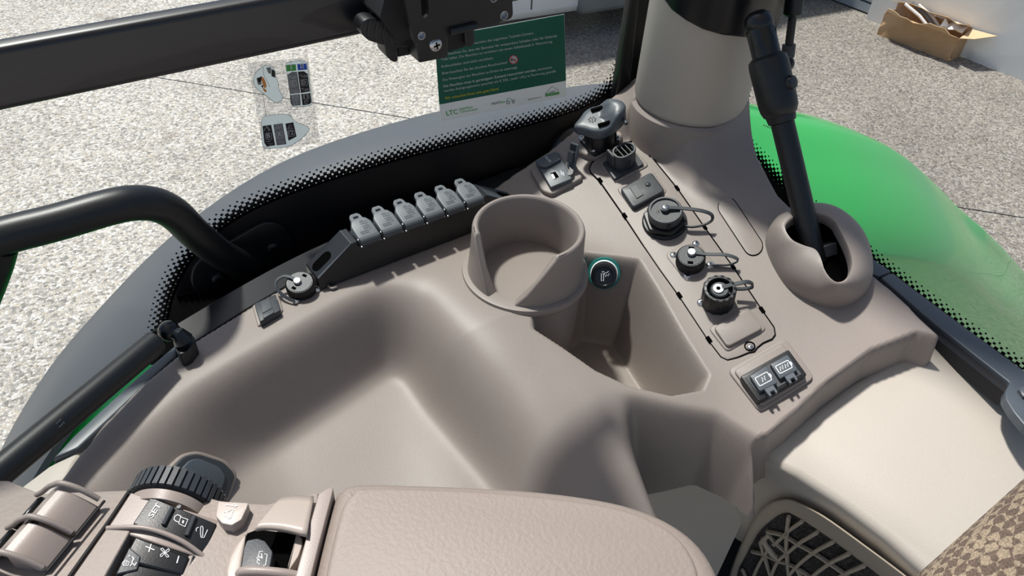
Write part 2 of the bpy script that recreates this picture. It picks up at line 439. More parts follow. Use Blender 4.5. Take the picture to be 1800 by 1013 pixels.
# building wall with its slatted door
wa, wb = PG(1522, 33), PG(1800, 143)
wd = unit(wb - wa); wn = np.array([wd[1], -wd[0], 0.0])
if wn.dot(CAM_C - wa) < 0: wn = -wn
WF = Fr(wa, wd, wn)                     # x along the wall, z towards the yard
up_s = 1.0 if WF.y[2] > 0 else -1.0
w = MB(); w.box(WF, 0.0, 1.62, 0, 4.0 * up_s, -0.25, 0); w.box(WF, 1.65, 9, 0, 4.0 * up_s, -0.25, 0); w.box(WF, 1.60, 1.67, 0, 4.0 * up_s, -0.25, -0.02)
w.box(WF, -9, -2.9, 0, 4 * up_s, -.25, 0); w.box(WF, -2.9, 0, 2.5 * up_s, 4 * up_s, -.25, 0)
obj('wall_back', w, 'plaster', label='white plastered building wall beyond the yard', kind='structure', smooth=False)
dr = MB(); dr.box(WF, -2.9, 0, 0, 2.5 * up_s, -0.22, -0.16)
dro = obj('door_1', dr, 'door_grey', label='grey slatted roller door in the white wall', kind='structure', smooth=False)
sl = MB(); sl.box(WORLD, -1.45, 1.45, -0.03, 0.03, -0.04, 0.04); slm = sl.mesh('slat', smooth=False); slm.materials.append(M['door_grey'])
for k in range(24):
    s = bpy.data.objects.new('slat', slm); COL.objects.link(s); s.parent = dro
    p = WF(-1.45, (0.055 + k * 0.103) * up_s, -0.14)
    s.matrix_world = Matrix(((WF.x[0], WF.z[0], 0, p[0]), (WF.x[1], WF.z[1], 0, p[1]), (WF.x[2], WF.z[2], 1, p[2]), (0, 0, 0, 1)))

# ------------------------------------------------------------------ cab glass
GY, GX = 0.15, 0.312                     # planes of the side and the rear pane
FRONT_N = np.array([0, -1.0, 0])
w1 = MB(); w1.box(WORLD, -1.0, 0.262, GY, GY + 0.005, -0.5, 0.75)
win1 = obj('window_1', w1, 'pane_glass', label='right side window pane of the cab', kind='structure', smooth=False)
w2 = MB(); w2.box(WORLD, GX, GX + 0.005, -0.95, 0.10, -0.10, 0.75)
win2 = obj('window_2', w2, 'pane_glass', label='rear window pane behind the lever', kind='structure', smooth=False)

def frit_solid(edge, far, normal, lift, name, win):
    """black printed border: strip between a boundary curve and the far curve"""
    mb = MB(); off = np.asarray(normal) * lift
    mb.grid([[p + off for p in edge], [p + off for p in far]])
    return obj(name, mb, 'black_print', win, smooth=False)
def frit_dots(edge, inward, normal, lift, pitch, win):
    """rows of squares that shrink away from the solid border (edge is the middle of the fade)"""
    mb = MB(); off = np.asarray(normal) * lift
    P = [np.asarray(p) for p in edge]; L = [0]
    for i in range(1, len(P)): L.append(L[-1] + np.linalg.norm(P[i] - P[i - 1]))
    def at(s):
        s = min(max(s, 0), L[-1] - 1e-9)
        i = next(k for k in range(1, len(L)) if L[k] > s)
        w = (s - L[i - 1]) / (L[i] - L[i - 1]); p = P[i - 1] * (1 - w) + P[i] * w
        t = unit(P[i] - P[i - 1]); return p, t
    n = int(L[-1] / pitch); rows = [(-1.5, 0.94), (-1.0, 0.87), (-.5, 0.74), (0, 0.54), (.5, 0.36), (1.0, 0.25)]
    for ri, (rv, sz) in enumerate(rows):
        for k in range(n):
            p, t = at((k + 0.5 * (ri % 2) + 0.25) * pitch); iv = inward(p, t); c = p + iv * rv * pitch + off; h = sz * pitch / 2
            mb.poly([c - t * h - iv * h, c + t * h - iv * h, c + t * h + iv * h, c - t * h + iv * h])
    return obj('border_dots', mb, 'black_print', win, kind='stuff', smooth=False)
# side pane: boundary measured along its lower edge and up the front corner
e1 = [(262, 640), (270, 600), (277, 560), (290, 510), (318, 455), (362, 405), (420, 365), (490, 333), (580, 302), (680, 272), (780, 246), (880, 220), (960, 198), (1020, 178), (1060, 155), (1082, 128), (1093, 90), (1103, 40), (1112, -10)]
E1 = crom([PY(x, y, GY) for x, y in e1], 5)
cen1 = PY(600, 60, GY)
far1 = []
for i, p in enumerate(E1):
    t = unit(E1[min(i + 1, len(E1) - 1)] - E1[max(i - 1, 0)]); v = np.array([-t[2], 0, t[0]])
    f = p - v * 0.2; far1.append(np.array([min(f[0], 0.262), GY, max(f[2], -0.15)]))
frit_solid([p + unit(f - p) * 0.008 for p, f in zip(E1, far1)], far1, FRONT_N, 0.0006, 'printed_border', win1)
def inw1(p, t):
    return np.array([-t[2], 0, t[0]])
frit_dots(E1, inw1, FRONT_N, 0.0008, 0.0066, win1)
# rear pane
e2 = [(1312, -30), (1313, 60), (1316, 120), (1312, 160), (1306, 190), (1303, 220), (1312, 245), (1340, 275), (1375, 310), (1420, 352), (1480, 405), (1540, 452), (1600, 500), (1660, 545), (1720, 590), (1780, 632), (1850, 680)]
E2 = crom([PX(x, y, GX) for x, y in e2], 5)
cen2 = PX(1600, 200, GX)
def inw2(p, t):
    v = np.array([0, -t[2], t[1]]); return v if v.dot(cen2 - p) > 0 else -v
REAR_N = np.array([-1.0, 0, 0])
far2 = []
for i, p in enumerate(E2):
    t = unit(E2[min(i + 1, len(E2) - 1)] - E2[max(i - 1, 0)]); far2.append(p - inw2(p, t) * 0.05)
frit_solid([p + (f - p) * 0.2 for p, f in zip(E2, far2)], far2, REAR_N, 0.0006, 'printed_border', win2)
frit_dots(E2, inw2, REAR_N, 0.0008, 0.0066, win2)

# ------------------------------------------------------------------ console moulding as one surface
def sdpoly(x, y, poly):
    poly = np.asarray(poly); d = np.full(x.shape, 1e9); ins = np.zeros(x.shape, bool); m = len(poly)
    for i in range(m):
        ax, ay = poly[i - 1]; bx, by = poly[i]; ex, ey = bx - ax, by - ay
        wx, wy = x - ax, y - ay; t = np.clip((wx * ex + wy * ey) / (ex * ex + ey * ey + 1e-15), 0, 1)
        d = np.minimum(d, (wx - ex * t) ** 2 + (wy - ey * t) ** 2)
        c = ((ay > y) != (by > y)); ins ^= c & (x < ex * (y - ay) / (ey if abs(ey) > 1e-12 else 1e-12) + ax)
    d = np.sqrt(d); return np.where(ins, d, -d)
def sstep(a, b, x):
    t = np.clip((x - a) / (b - a), 0, 1); return t * t * (3 - 2 * t)
def smax(a, b, k): return 0.5 * (a + b + np.sqrt((a - b) ** 2 + k * k))
def xy(pts, fn=PZ, *a): return [tuple(fn(px, py, *a)[:2]) for px, py in pts]
PIL = np.array([0.232, 0.068]); PIL_R = 0.0555
TRAY = xy([(150, 835), (215, 765), (333, 676), (470, 598), (600, 524), (690, 484), (735, 473), (765, 476), (800, 503), (845, 541)]) + \
       [tuple(PZ(px, py, z)[:2]) for px, py, z in ((900, 575, -.004), (960, 610, -.01), (1030, 664, -.018), (1100, 694, -.025), (1190, 715, -.03), (1262, 728, -.033), (1332, 775, -.038))] + \
       [(0.12, -0.6), (-0.6, -0.6), (-0.6, -0.1)]
BIN = [tuple(PZ(px, py, z)[:2]) for px, py, z in ((935, 578, -.006), (985, 612, -.012), (1045, 654, -.018), (1105, 684, -.024), (1180, 701, -.028), (1236, 690, -.028), (1250, 655, -.02), (1205, 585, -.012), (1160, 510, -.004), (1125, 455, .003), (1093, 447, .004), (1030, 440, .002), (985, 470, 0), (930, 520, 0))]
EDGE_WIN = xy([(95, 865), (178, 750), (250, 676), (345, 598), (470, 521), (580, 462), (700, 410), (820, 361), (905, 327)]) + [(0.105, 0.122), (0.15, 0.13), (0.19, 0.135), (0.30, 0.135)]
EDGE_REAR = [(0.298, 0.09), (0.270, 0.03), (0.250, -0.02), (0.238, -0.06), (0.237, -0.10), (0.241, -0.15), (0.2445, -0.19), (0.2445, -0.244)]
EDGE_FR = [tuple(PD(px, py)[:2]) for px, py in ((1612, 580), (1530, 612), (1455, 666), (1402, 716), (1350, 760), (1322, 772))]
DOM = EDGE_WIN + EDGE_REAR + EDGE_FR + [(0.066, -0.250), (0.0, -0.30), (-0.6, -0.6)]
PLATE_XY = [tuple(PD(px, py)[:2]) for px, py in ((1037, 300), (1041, 287), (1075, 262), (1110, 248), (1131, 258), (1190, 332), (1288, 470), (1362, 583), (1340, 602), (1279, 632), (1194, 520), (1098, 380))]
def console_z(x, y, blur=None):
    ledge = -0.2 * np.maximum(0, -y - 0.04) * sstep(-0.15, -0.03, x)
    deck = DECK_O[2] + 0.32 * (x - DECK_O[0]) + 0.16 * (y - DECK_O[1])
    z = smax(ledge, deck, 0.006) - 0.0015
    # pillar foot flares out of the deck
    d = np.hypot(x - PIL[0], y - PIL[1])
    fl = 0.034 * np.exp(-np.maximum(d - PIL_R, 0) / 0.0145)
    z = z + fl * (1 - sstep(-0.022, -0.002, sdpoly(x, y, PLATE_XY)))
    # scooped tray, open towards the seat
    sd = sdpoly(x, y, TRAY)
    t1 = sstep(-0.135, -0.055, x); t2 = sstep(-0.025, 0.010, x)
    tl = sstep(-0.24, -0.38, x)
    w = 0.040 + 0.190 * t1 - 0.196 * t2 + 0.02 * tl
    dep = (0.070 - 0.034 * tl) * (1 - t2) + 0.165 * t2
    s = dep * sstep(0, 1, sd / w); s2 = (0.018 - 0.008 * tl) * (1 - t2) * sstep(0.02, 0.17, sd)
    if blur is not None: s = blur(s, x, 0.0065); s2 = blur(s2, x, 0.022)
    z = z - s - s2
    # bin pocket
    sb = sdpoly(x, y, BIN); s = sstep(0, 0.020, sb); z = z * (1 - s) + np.minimum(z, -0.095) * s
    # edges turn down
    so = -sdpoly(x, y, DOM); so = np.where(so > 0, so * (1 + 2.2 * sstep(-0.212, -0.224, y)), so)
    z = z - 0.11 * sstep(0.0, 0.012, so) * (y > -0.02) - 0.028 * sstep(0.0, 0.016, so) * (y <= -0.02) - 0.1 * sstep(0.014, 0.024, so) * (y <= -0.02)
    return z, so
HF = {}
def build_console():
    st = 0.0017
    xs = np.arange(-0.44, 0.325, st); ys = np.arange(-0.36, 0.165, st)
    Xg, Yg = np.meshgrid(xs, ys)
    def blur(f, x, sg):
        def g1(a, sig):
            r = int(3 * sig / st); k = np.exp(-0.5 * (np.arange(-r, r + 1) * st / sig) ** 2); k /= k.sum()
            p = np.pad(a, ((r, r), (r, r)), mode='edge')
            p = np.apply_along_axis(lambda q: np.convolve(q, k, 'valid'), 0, p)
            return np.apply_along_axis(lambda q: np.convolve(q, k, 'valid'), 1, p)
        big = g1(f, sg); small = g1(f, 0.0025); t = sstep(-0.03, 0.01, x); return big * (1 - t) + small * t
    Z, so = console_z(Xg, Yg, blur)
    CUT = np.interp(Xg, [-0.065, -0.04, 0.02, 0.05, 0.075], [-0.3, -0.152, -0.127, -0.108, -0.100])
    gy, gx = np.gradient(Z, st); g2 = gx * gx + gy * gy + 1e-9
    keep = (Z > CUT) | (sdpoly(Xg, Yg, BIN) > -0.004); low = ~keep
    nb = np.zeros_like(keep)
    for dy in (-1, 0, 1):
        for dx in (-1, 0, 1): nb |= np.roll(np.roll(keep, dy, 0), dx, 1)
    mv = low & nb & (g2 > 0.05); step = np.where(mv, (CUT - Z) / g2, 0)
    lim = 1.5 * st
    Xg = Xg + np.clip(gx * step, -lim, lim); Yg = Yg + np.clip(gy * step, -lim, lim); HF.update(x0=xs[0], y0=ys[0], st=st, Z=Z.copy()); Z = np.where(mv, CUT, Z)
    ok = (so < 0.03) & (keep | mv)
    n, m = Xg.shape; idx = np.arange(n * m).reshape(n, m)
    q = ok[:-1, :-1] & ok[1:, :-1] & ok[:-1, 1:] & ok[1:, 1:]
    fa = np.stack([idx[:-1, :-1][q], idx[:-1, 1:][q], idx[1:, 1:][q], idx[1:, :-1][q]], 1)
    used = np.unique(fa); remap = -np.ones(n * m, int); remap[used] = np.arange(len(used)); fa = remap[fa]
    co = np.stack([Xg.ravel()[used], Yg.ravel()[used], Z.ravel()[used]], 1).astype(np.float32)
    me = bpy.data.meshes.new('moulded_body'); me.vertices.add(len(co)); me.vertices.foreach_set('co', co.ravel())
    me.loops.add(fa.size); me.loops.foreach_set('vertex_index', fa.ravel().astype(np.int32))
    me.polygons.add(len(fa)); me.polygons.foreach_set('loop_start', np.arange(0, fa.size, 4, dtype=np.int32)); me.polygons.foreach_set('loop_total', np.full(len(fa), 4, np.int32))
    me.update(calc_edges=True); me.validate()
    for p in me.polygons: p.use_smooth = True
    return me
console = thing('side_console', (0, 0, 0), 'taupe moulded side console with scooped tray, bin and socket deck', 'console')
obj('moulded_body', build_console(), 'taupe', console)

def surf_z(x, y):
    i = (y - HF['y0']) / HF['st']; j = (x - HF['x0']) / HF['st']; Z = HF['Z']
    i = min(max(i, 0), Z.shape[0] - 2); j = min(max(j, 0), Z.shape[1] - 2); a, b = int(i), int(j); u, v = i - a, j - b
    return Z[a, b] * (1 - u) * (1 - v) + Z[a + 1, b] * u * (1 - v) + Z[a, b + 1] * (1 - u) * v + Z[a + 1, b + 1] * u * v
def PC(px, py):
    '''point of the console surface seen at a pixel'''
    d = ray(px, py); prev = None
    for k in range(1, 900):
        p = CAM_C + d / np.linalg.norm(d) * (0.3 + k * 0.001)
        if p[2] < surf_z(p[0], p[1]): return p
    return PZ(px, py, 0)
def surf_n(p, e=0.006):
    return unit(np.array([-(surf_z(p[0] + e, p[1]) - surf_z(p[0] - e, p[1])) / (2 * e), -(surf_z(p[0], p[1] + e) - surf_z(p[0], p[1] - e)) / (2 * e), 1.0]))
# ------------------------------------------------------------------ drawing helpers on surfaces
def pl_fn(o, n):
    """returns fn(px, py, h): point on the plane (o, n) lifted by h"""
    o = np.asarray(o, float); n = unit(n)
    f = lambda px, py, h=0.0: _hit(px, py, o + n * h, n)
    f.n = n; f.o = o; return f
DK = pl_fn(DECK_O, DECK_N)
def zf(z): return pl_fn((0, 0, z), (0, 0, 1))
def yf(y): return pl_fn((0, y, 0), (0, -1, 0))
def slab(mb, fn, pts, h0, h1, r=0, seg=4, inset=0.0):
    """solid whose top outline is given in picture coordinates, on the surface lifted by h1; walls go along the normal"""
    if r and inset:
        c_ = np.mean(pts, 0); pxm = np.linalg.norm(fn(c_[0] + 1, c_[1], h1) - fn(c_[0], c_[1], h1)); inset = min(inset, .55 * r * pxm)
    pts = round_poly(pts, r, seg) if r else pts
    T = [fn(p[0], p[1], h1) for p in pts]; fr = Fr(T[0], T[1] - T[0], fn.n)
    return mb.prism(fr, [fr.loc(t)[:2] for t in T], h0 - h1, 0.0, inset)
def flat(mb, fn, pts, lift):
    return mb.poly([fn(p[0], p[1], lift) for p in pts])
def line(mb, fn, pts, wpx, lift, closed=False):
    """printed line of a width in picture units, laid on the surface"""
    P = [np.asarray(p, float) for p in pts]; m = len(P); A = []; B = []
    for i in range(m):
        t = (P[(i + 1) % m] - P[i - 1]) if closed else (P[min(i + 1, m - 1)] - P[max(i - 1, 0)])
        t = t / (np.linalg.norm(t) + 1e-9); nn = np.array([-t[1], t[0]]) * wpx / 2
        A.append(fn(*(P[i] + nn), lift)); B.append(fn(*(P[i] - nn), lift))
    return mb.grid([A, B], cu=closed)
def letters(mb, fn, body, a, b, lift, bold=0.0, upv=None, squash=1.0):
    """lettering from picture point a to b, laid on the surface"""
    vs, fs = text_mesh_pts(body, bold); x0 = min(v[0] for v in vs); x1 = max(v[0] for v in vs)
    a = np.asarray(a, float); b = np.asarray(b, float); k = 1 / (x1 - x0); d = (b - a) * k
    u = np.asarray(upv, float) * k * np.linalg.norm(b - a) if upv is not None else np.array([d[1], -d[0]])
    return mb.add([fn(*(a + d * (v[0] - x0) + u * v[1] * squash), lift) for v in vs], fs)
def loop_groove(mb, fn, pts, wpx, h0, h1):
    """thin raised bead following a closed outline"""
    P = [fn(p[0], p[1], (h0 + h1) / 2) for p in pts]; w = wpx
    return mb.tube(P, w, seg=6, closed=True)
def screw(fr, r, parent, m='chrome', name='screw', h=None):
    h = h or r * 0.55
    mb = MB().lathe(fr, [(r, -0.0005), (r, h * .35), (r * .82, h * .8), (r * .45, h), (0, h * 1.02)], 18)
    o = obj(name, mb, m, parent)
    c = MB(); c.box(fr, -r * .5, r * .5, -r * .11, r * .11, h * .9, h * 1.06); c.box(fr, -r * .11, r * .11, -r * .5, r * .5, h * .9, h * 1.06)
    obj('cross_slot', c, 'void', o, smooth=False); return o
def knurled(fr, r, z0, z1, n=48, d=0.0006, bev=0.0012):
    """ribbed cylinder"""
    mb = MB(); rows = []
    for rr, z in ((r, z0), (r, z1 - bev), (r - bev, z1)):
        rows.append([fr((rr + (d if k % 2 else -d)) * math.cos(math.pi * k / n), (rr + (d if k % 2 else -d)) * math.sin(math.pi * k / n), z) for k in range(2 * n)])
    b = len(mb.v); mb.grid(rows, cu=True); m = 2 * n
    mb.f.append(tuple(b + 2 * m + i for i in range(m))); mb.f.append(tuple(b + i for i in range(m - 1, -1, -1)))
    return mb
def strap(pts3, w, h, up, parent, m='charcoal'):
    return obj('strap', MB().tube(crom(pts3, 7), 0, flat=(w, h), up0=up), m, parent, angle=50)
def base_of(ps): 
    ps = np.array(ps); return (ps[:, 0].mean(), ps[:, 1].mean(), ps[:, 2].min())

# ------------------------------------------------------------------ pillar
PA_ = Fr((PIL[0], PIL[1], 0), (1, 0, 0), (0, 0, 1))
pillar = thing('corner_pillar', (PIL[0], PIL[1], 0.03), 'round beige rear corner pillar rising from the taupe console', 'pillar')
obj('pillar_foot', MB().lathe(PA_, [(PIL_R + .004, 0.02), (PIL_R + .0035, 0.066), (PIL_R + .0025, 0.078), (PIL_R - .0005, 0.081), (PIL_R - .004, 0.081), (PIL_R - .004, .10)], 72), 'taupe', pillar)
obj('pillar_sleeve', MB().lathe(PA_, [(PIL_R - .004, 0.080), (PIL_R - .0015, 0.0835), (PIL_R + .0005, 0.088), (PIL_R + .002, 0.75)], 72), 'beige', pillar)
# dark cap around the upper rear half of the pillar
cap = MB(); rows = []
cz = [(1160, -8), (1180, 18), (1205, 36), (1235, 52), (1270, 62), (1318, 67), (1360, 60)]
for k, (x, y) in enumerate(cz):
    # where the view ray meets the sleeve radius
    d = ray(x, y); R0 = PIL_R + .009; a_ = d[0] ** 2 + d[1] ** 2; o_ = CAM_C[:2] - PIL; b_ = 2 * (d[0] * o_[0] + d[1] * o_[1]); c_ = o_.dot(o_) - R0 * R0
    disc = b_ * b_ - 4 * a_ * c_; t = (-b_ - math.sqrt(max(disc, 0))) / (2 * a_); p = CAM_C + d * t; rows.append((math.atan2(p[1] - PIL[1], p[0] - PIL[0]), p[2]))
A = [r[0] % (2 * math.pi) for r in rows]; zz = [r[1] for r in rows]
A.append(A[-1] + 0.8); zz.append(zz[-1] + .004); A.append(A[-1] + 0.8); zz.append(zz[-2] + .03)
zz[-2] = zz[-3]
gr = []
for rr, lift in ((PIL_R + .003, 0.0), (PIL_R + .008, 0.0), (PIL_R + .010, 0.003), (PIL_R + .010, 1.0), (PIL_R + .003, 1.0)):
    gr.append([PA_(rr * math.cos(a), rr * math.sin(a), (z + lift) if lift < .5 else 0.6) for a, z in zip(A, zz)])
cap.grid(gr); obj('dark_cap', cap, 'black_gloss', pillar, label='glossy dark green-black cap')
knob_p = PA_.o
# ------------------------------------------------------------------ cup holder
CF = Fr((0, 0, 0), (1, 0, 0), (0, 0, 1))
RO, RI = 0.0487, 0.0425
aL_t, aL_b, aR_t, aR_b = [math.radians(a) for a in (166, 203, 268, 224)]
NS = 96
def cup_row(t, r, z):
    a0 = aR_b + (aR_t - aR_b) * t - 2 * math.pi; a1 = aL_b + (aL_t - aL_b) * t
    return [(r * math.cos(a0 + (a1 - a0) * k / NS), r * math.sin(a0 + (a1 - a0) * k / NS), z) for k in range(NS + 1)]
prof = [(0, RO + .0035, -0.002), (.3, RO + .002, .013), (.65, RO + .0005, .033), (.9, RO, .0455), (.97, RO - .0008, .0485), (1, RO - .003, .05), (.97, RI + .0008, .0485), (.9, RI, .0455), (.5, RI - .0005, .022), (0, RI - .001, -.002)]
cw = MB(); rows = [cup_row(t, r, z) for t, r, z in prof]
cw.grid(rows, cv=True); n = NS + 1; nr = len(rows)
cw.f.append(tuple(i * n for i in range(nr))); cw.f.append(tuple(i * n + NS for i in range(nr - 1, -1, -1)))
cb = MB(); cb.lathe(CF, [(RO + .0005, -.1), (RO + .0035, -.010), (RO + .0070, -.007), (RO + .0082, -.002), (RO + .0076, 0.0012), (RO + .0045, 0.002), (RI - .0005, .0012), (RI - .0015, -.006), (RI - .004, -.013), (RI - .009, -.016), (0, -.0165)], 84)
cupo = obj('cup_holder', cb, 'taupe', console, label='round cup holder with an open slot')
obj('cup_wall', cw, 'taupe', cupo, bevel=0.002, angle=60)

# ------------------------------------------------------------------ lever with its boot
base_px = [(1345, 425), (1356, 398), (1385, 378), (1425, 371), (1462, 376), (1498, 398), (1522, 430), (1532, 470), (1528, 505), (1505, 530), (1470, 540), (1425, 530), (1385, 505), (1358, 465)]
hole_px = [(1380, 402), (1384, 390), (1400, 379), (1428, 374), (1450, 377), (1467, 388), (1474, 400), (1484, 418), (1495, 445), (1498, 468), (1490, 488), (1478, 496), (1464, 493), (1450, 476), (1442, 452), (1432, 438), (1412, 431), (1392, 421)]
HB = 0.030
bF = Fr(PD(1437, 470), PD(1537, 470) - PD(1437, 470), DECK_N)
bl = [bF.loc(p)[:2] for p in crom([PD(x, y) for x, y in base_px], 8, True)]
hl = [bF.loc(p)[:2] for p in crom([DK(x, y, HB) for x, y in hole_px], 8, True)]
hc = np.mean(hl, 0)
def resamp(loop, c, n=96):
    """resample a star-shaped loop by angle about c"""
    L = np.array(loop) - c; a = np.unwrap(np.arctan2(L[:, 1], L[:, 0])); 
    if a[-1] < a[0]: L = L[::-1]; a = np.unwrap(np.arctan2(L[:, 1], L[:, 0]))
    a0 = np.concatenate([a - 2 * math.pi, a, a + 2 * math.pi]); r = np.tile(np.hypot(L[:, 0], L[:, 1]), 3); o = np.argsort(a0)
    q = np.linspace(-math.pi, math.pi, n, endpoint=False); return [c + np.array([math.cos(t), math.sin(t)]) * np.interp(t, a0[o], r[o]) for t in q]
bl = resamp(bl, hc); hl = resamp(hl, hc)
rows = []
for t in np.linspace(0, 1, 12):
    f = 1 - math.cos(t * math.pi / 2); h = math.sin(t * math.pi / 2) ** 0.8
    rows.append([bF(*(b * (1 - f) + q * f), -0.004 + (HB + .004) * h) for b, q in zip(bl, hl)])
for dz, k in ((-.0008, .985), (-.003, .975), (-.012, .975)):
    rows.append([bF(*(hc + (q - hc) * k), HB + dz) for q in hl])
boot = obj('lever_boot', MB().grid(rows, cu=True), 'taupe', console, angle=70, label='domed boot with a keyhole opening')
it = MB(); it.grid([[bF(*(hc + (q - hc) * .972), HB - .012) for q in hl], [bF(*(hc + (q - hc) * .9), 0.003) for q in hl]], cu=True)
it.poly([bF(*(hc + (q - hc) * .9), 0.003) for q in hl]); obj('opening_shade', it, 'void', boot, smooth=False)  # near-black sheet over the deck stands in for shade inside the opening
l0, l1 = PDEP(1428, 438, .655), PDEP(1331, 28, .62)
LF = Fr(l0, (0, 1, 0), l1 - l0); LL = np.linalg.norm(l1 - l0)
lev = thing('shift_lever', l0, 'tall black hand lever with collar and push button rising from its boot', 'lever')
obj('rod', MB().lathe(LF, [(.0098, -.012), (.0098, LL * .62)], 28), 'black', lev)
obj('collar', MB().lathe(LF, [(.0098, LL * .555), (.0115, LL * .56), (.0125, LL * .588), (.0138, LL * .592), (.0156, LL * .615), (.0162, LL * .64), (.0165, LL * .80), (.0156, LL * .825), (.0128, LL * .836), (.0118, LL * .838)], 36), 'black', lev)
gp = obj('grip', MB().lathe(LF, [(.0118, LL * .825), (.0118, LL * .945), (.0112, LL * .95), (.0118, LL * .955), (.0118, LL * .975), (.0105, LL * 1.0), (.006, LL * 1.018), (0, LL * 1.022)], 36), 'black_gloss', lev)
tocam = unit(CAM_C - LF(0, 0, LL * .72)); side = unit(np.cross(LF.z, tocam))
if np.dot(side, CAM_R[:, 0]) < 0: side = -side
bd = unit(tocam * .55 + side * .85); bd = unit(bd - LF.z * bd.dot(LF.z))
obj('push_button', MB().lathe(Fr(LF(0, 0, LL * .705) + bd * .0154, LF.z, bd), [(.0062, -.003), (.0062, .002), (.0052, .0036), (0, .0042)], 20), 'black_gloss', lev)
obj('index_dot', MB().lathe(Fr(LF(0, 0, LL * .925) + bd * .0112, LF.z, bd), [(.004, -.002), (.004, .0006), (.0028, .0006), (.0026, -.0002), (0, -.0002)], 20), 'black_gloss', lev)
lb = MB(); lb.tube([LF(0, 0, .004), LF(0, 0, -.006)], .0075, 12); lb.box(Fr(l0, CAM_R[:, 0], LF.z), .004, .026, -.006, .006, -.010, .001)
obj('swivel_bracket', lb, 'charcoal', lev, bevel=.001)
# ------------------------------------------------------------------ gas struts
def gas_strut(name, a, b, r, frac, label, flip=False):
    a = np.asarray(a); b = np.asarray(b); F = Fr(a, (0, 0, 1) if abs(unit(b - a)[2]) < .9 else (1, 0, 0), b - a); L = np.linalg.norm(b - a)
    t = thing(name, a, label, 'gas strut')
    obj('cylinder', MB().lathe(F, [(r * .7, -.002), (r, .001), (r, L * frac - .002), (r * .75, L * frac)], 28), 'black', t)
    obj('piston_rod', MB().lathe(F, [(r * .45, L * frac - .002), (r * .45, L * .97)], 20), 'black_gloss', t)
    e = obj('end_socket', MB().lathe(F, [(r * .5, L * .86), (r * .72, L * .865), (r * .72, L * .95), (r * .55, L * .96)], 20), 'charcoal', t)
    obj('ball_joint', MB().ball(F(0, 0, L), r * .85), 'black_gloss', t)
    return t, F, L
a0_ = PX(1416, -160, .285); a1_ = PX(1383, 112, .285)
gas_strut('gas_strut', a0_, a1_, .0085, .67, 'slim black gas strut hanging in front of the rear window')
# left strut lies along the sill, its ball joint held by a small bracket
s1 = PZ(297, 582, .022); s0 = s1 + (PZ(-60, 880, .035) - s1) * 2.2
t, F, L = gas_strut('gas_strut', s0, s1, .0095, .965, 'thick black gas strut lying along the sill at the lower left')
pr = MB(); fnl = pl_fn(F(0, 0, L * .72) + unit(CAM_C - F(0, 0, L * .72)) * .0099, unit(CAM_C - F(0, 0, L * .72)))
for i in range(2):
    for k in range(9): line(pr, fnl, [(80 + i * 6 + k * 3.1, 764 + i * 5 - k * 3.1), (82 + i * 6 + k * 3.1, 762 + i * 5 - k * 3.1)], 2.6, 0.0002)   # worn, unreadable print
obj('printed_lettering', pr, 'slate', t, smooth=False)
bk = thing('strut_bracket', PZ(325, 612, 0), 'small black ball-stud bracket at the end of the sill gas strut', 'bracket')
slab_m = MB(); slab(slab_m, zf(0.0), [(303, 598), (318, 585), (340, 590), (344, 600), (330, 618), (316, 624), (308, 612)], -.01, .012, r=4, inset=.002); obj('foot', slab_m, 'black', bk)
obj('ball_stud', MB().tube([s1, PZ(314, 588, .022), PZ(322, 598, .016)], [.004, .0055, .0075], 14), 'black_gloss', bk)

# ------------------------------------------------------------------ horizontal rail with the monitor bracket
BY = -0.03
ba, bb = PY(-200, 236, BY), PY(900, 6, BY); bt = PY(-200, 124, BY)
# vertical direction of the rail: front face height
hgt = abs(PY(100, 63, BY)[2] - PY(100, 175, BY)[2])
def rail_pt(x): 
    return None
za = PY(0, 196, BY); zb = PY(640, 60, BY); xdir = unit(zb - za); RFm = Fr(za, xdir, (0, -1, 0))     # y axis of this frame is up or down
upv = RFm.y if RFm.y[2] > 0 else -RFm.y
ht = np.dot(PY(100, 67, BY) - PY(100, 174, BY), upv)
class _S: pass
rail = MB(); x_l, x_r = -0.9, np.dot(PY(912, 0, BY) - za, xdir)
def rl(a, b, c): return za + xdir * a + upv * b + np.array([0, 1.0, 0]) * c
sec = round_poly([(0, 0), (ht, 0), (ht + .002, .009), (-.002, .010)], .003, 4)
rows = [[rl(a, s[0], s[1]) for s in sec] for a in (x_l, x_r)]
rail.grid(rows, cu=True); m_ = len(sec); rail.f.append(tuple(range(m_))); rail.f.append(tuple(m_ + i for i in range(m_ - 1, -1, -1)))
obj('cross_rail', rail, 'black_rail', label='wide black horizontal rail across the side window', cat='rail')
br = thing('monitor_bracket', PY(800, 60, BY - .02), 'black monitor mounting bracket with clamp lever on the rail', 'bracket')
def hole_plate(fn, outer, holes, h0, h1):
    """flat plate with real holes"""
    bm = bmesh.new(); T0 = fn(outer[0][0], outer[0][1], h1); 
    loops = []
    for lp in [outer] + holes:
        vs = [bm.verts.new(fn(p[0], p[1], h1)) for p in lp]; loops.append([bm.edges.new((vs[i - 1], vs[i])) for i in range(len(vs))])
    bmesh.ops.triangle_fill(bm, use_beauty=True, use_dissolve=False, edges=[e for l in loops for e in l])
    ex = bmesh.ops.extrude_face_region(bm, geom=list(bm.faces)); d = Vector(-fn.n * (h1 - h0))
    for v in [q for q in ex['geom'] if isinstance(q, bmesh.types.BMVert)]: v.co += d
    bmesh.ops.recalc_face_normals(bm, faces=bm.faces)
    me = bpy.data.meshes.new('plate'); bm.to_mesh(me); bm.free(); return me
def circ(cx, cy, r, n=16, ry=None): return [(cx + r * math.cos(2 * math.pi * k / n), cy + (ry or r) * math.sin(2 * math.pi * k / n)) for k in range(n)]
bp = yf(BY - .035)
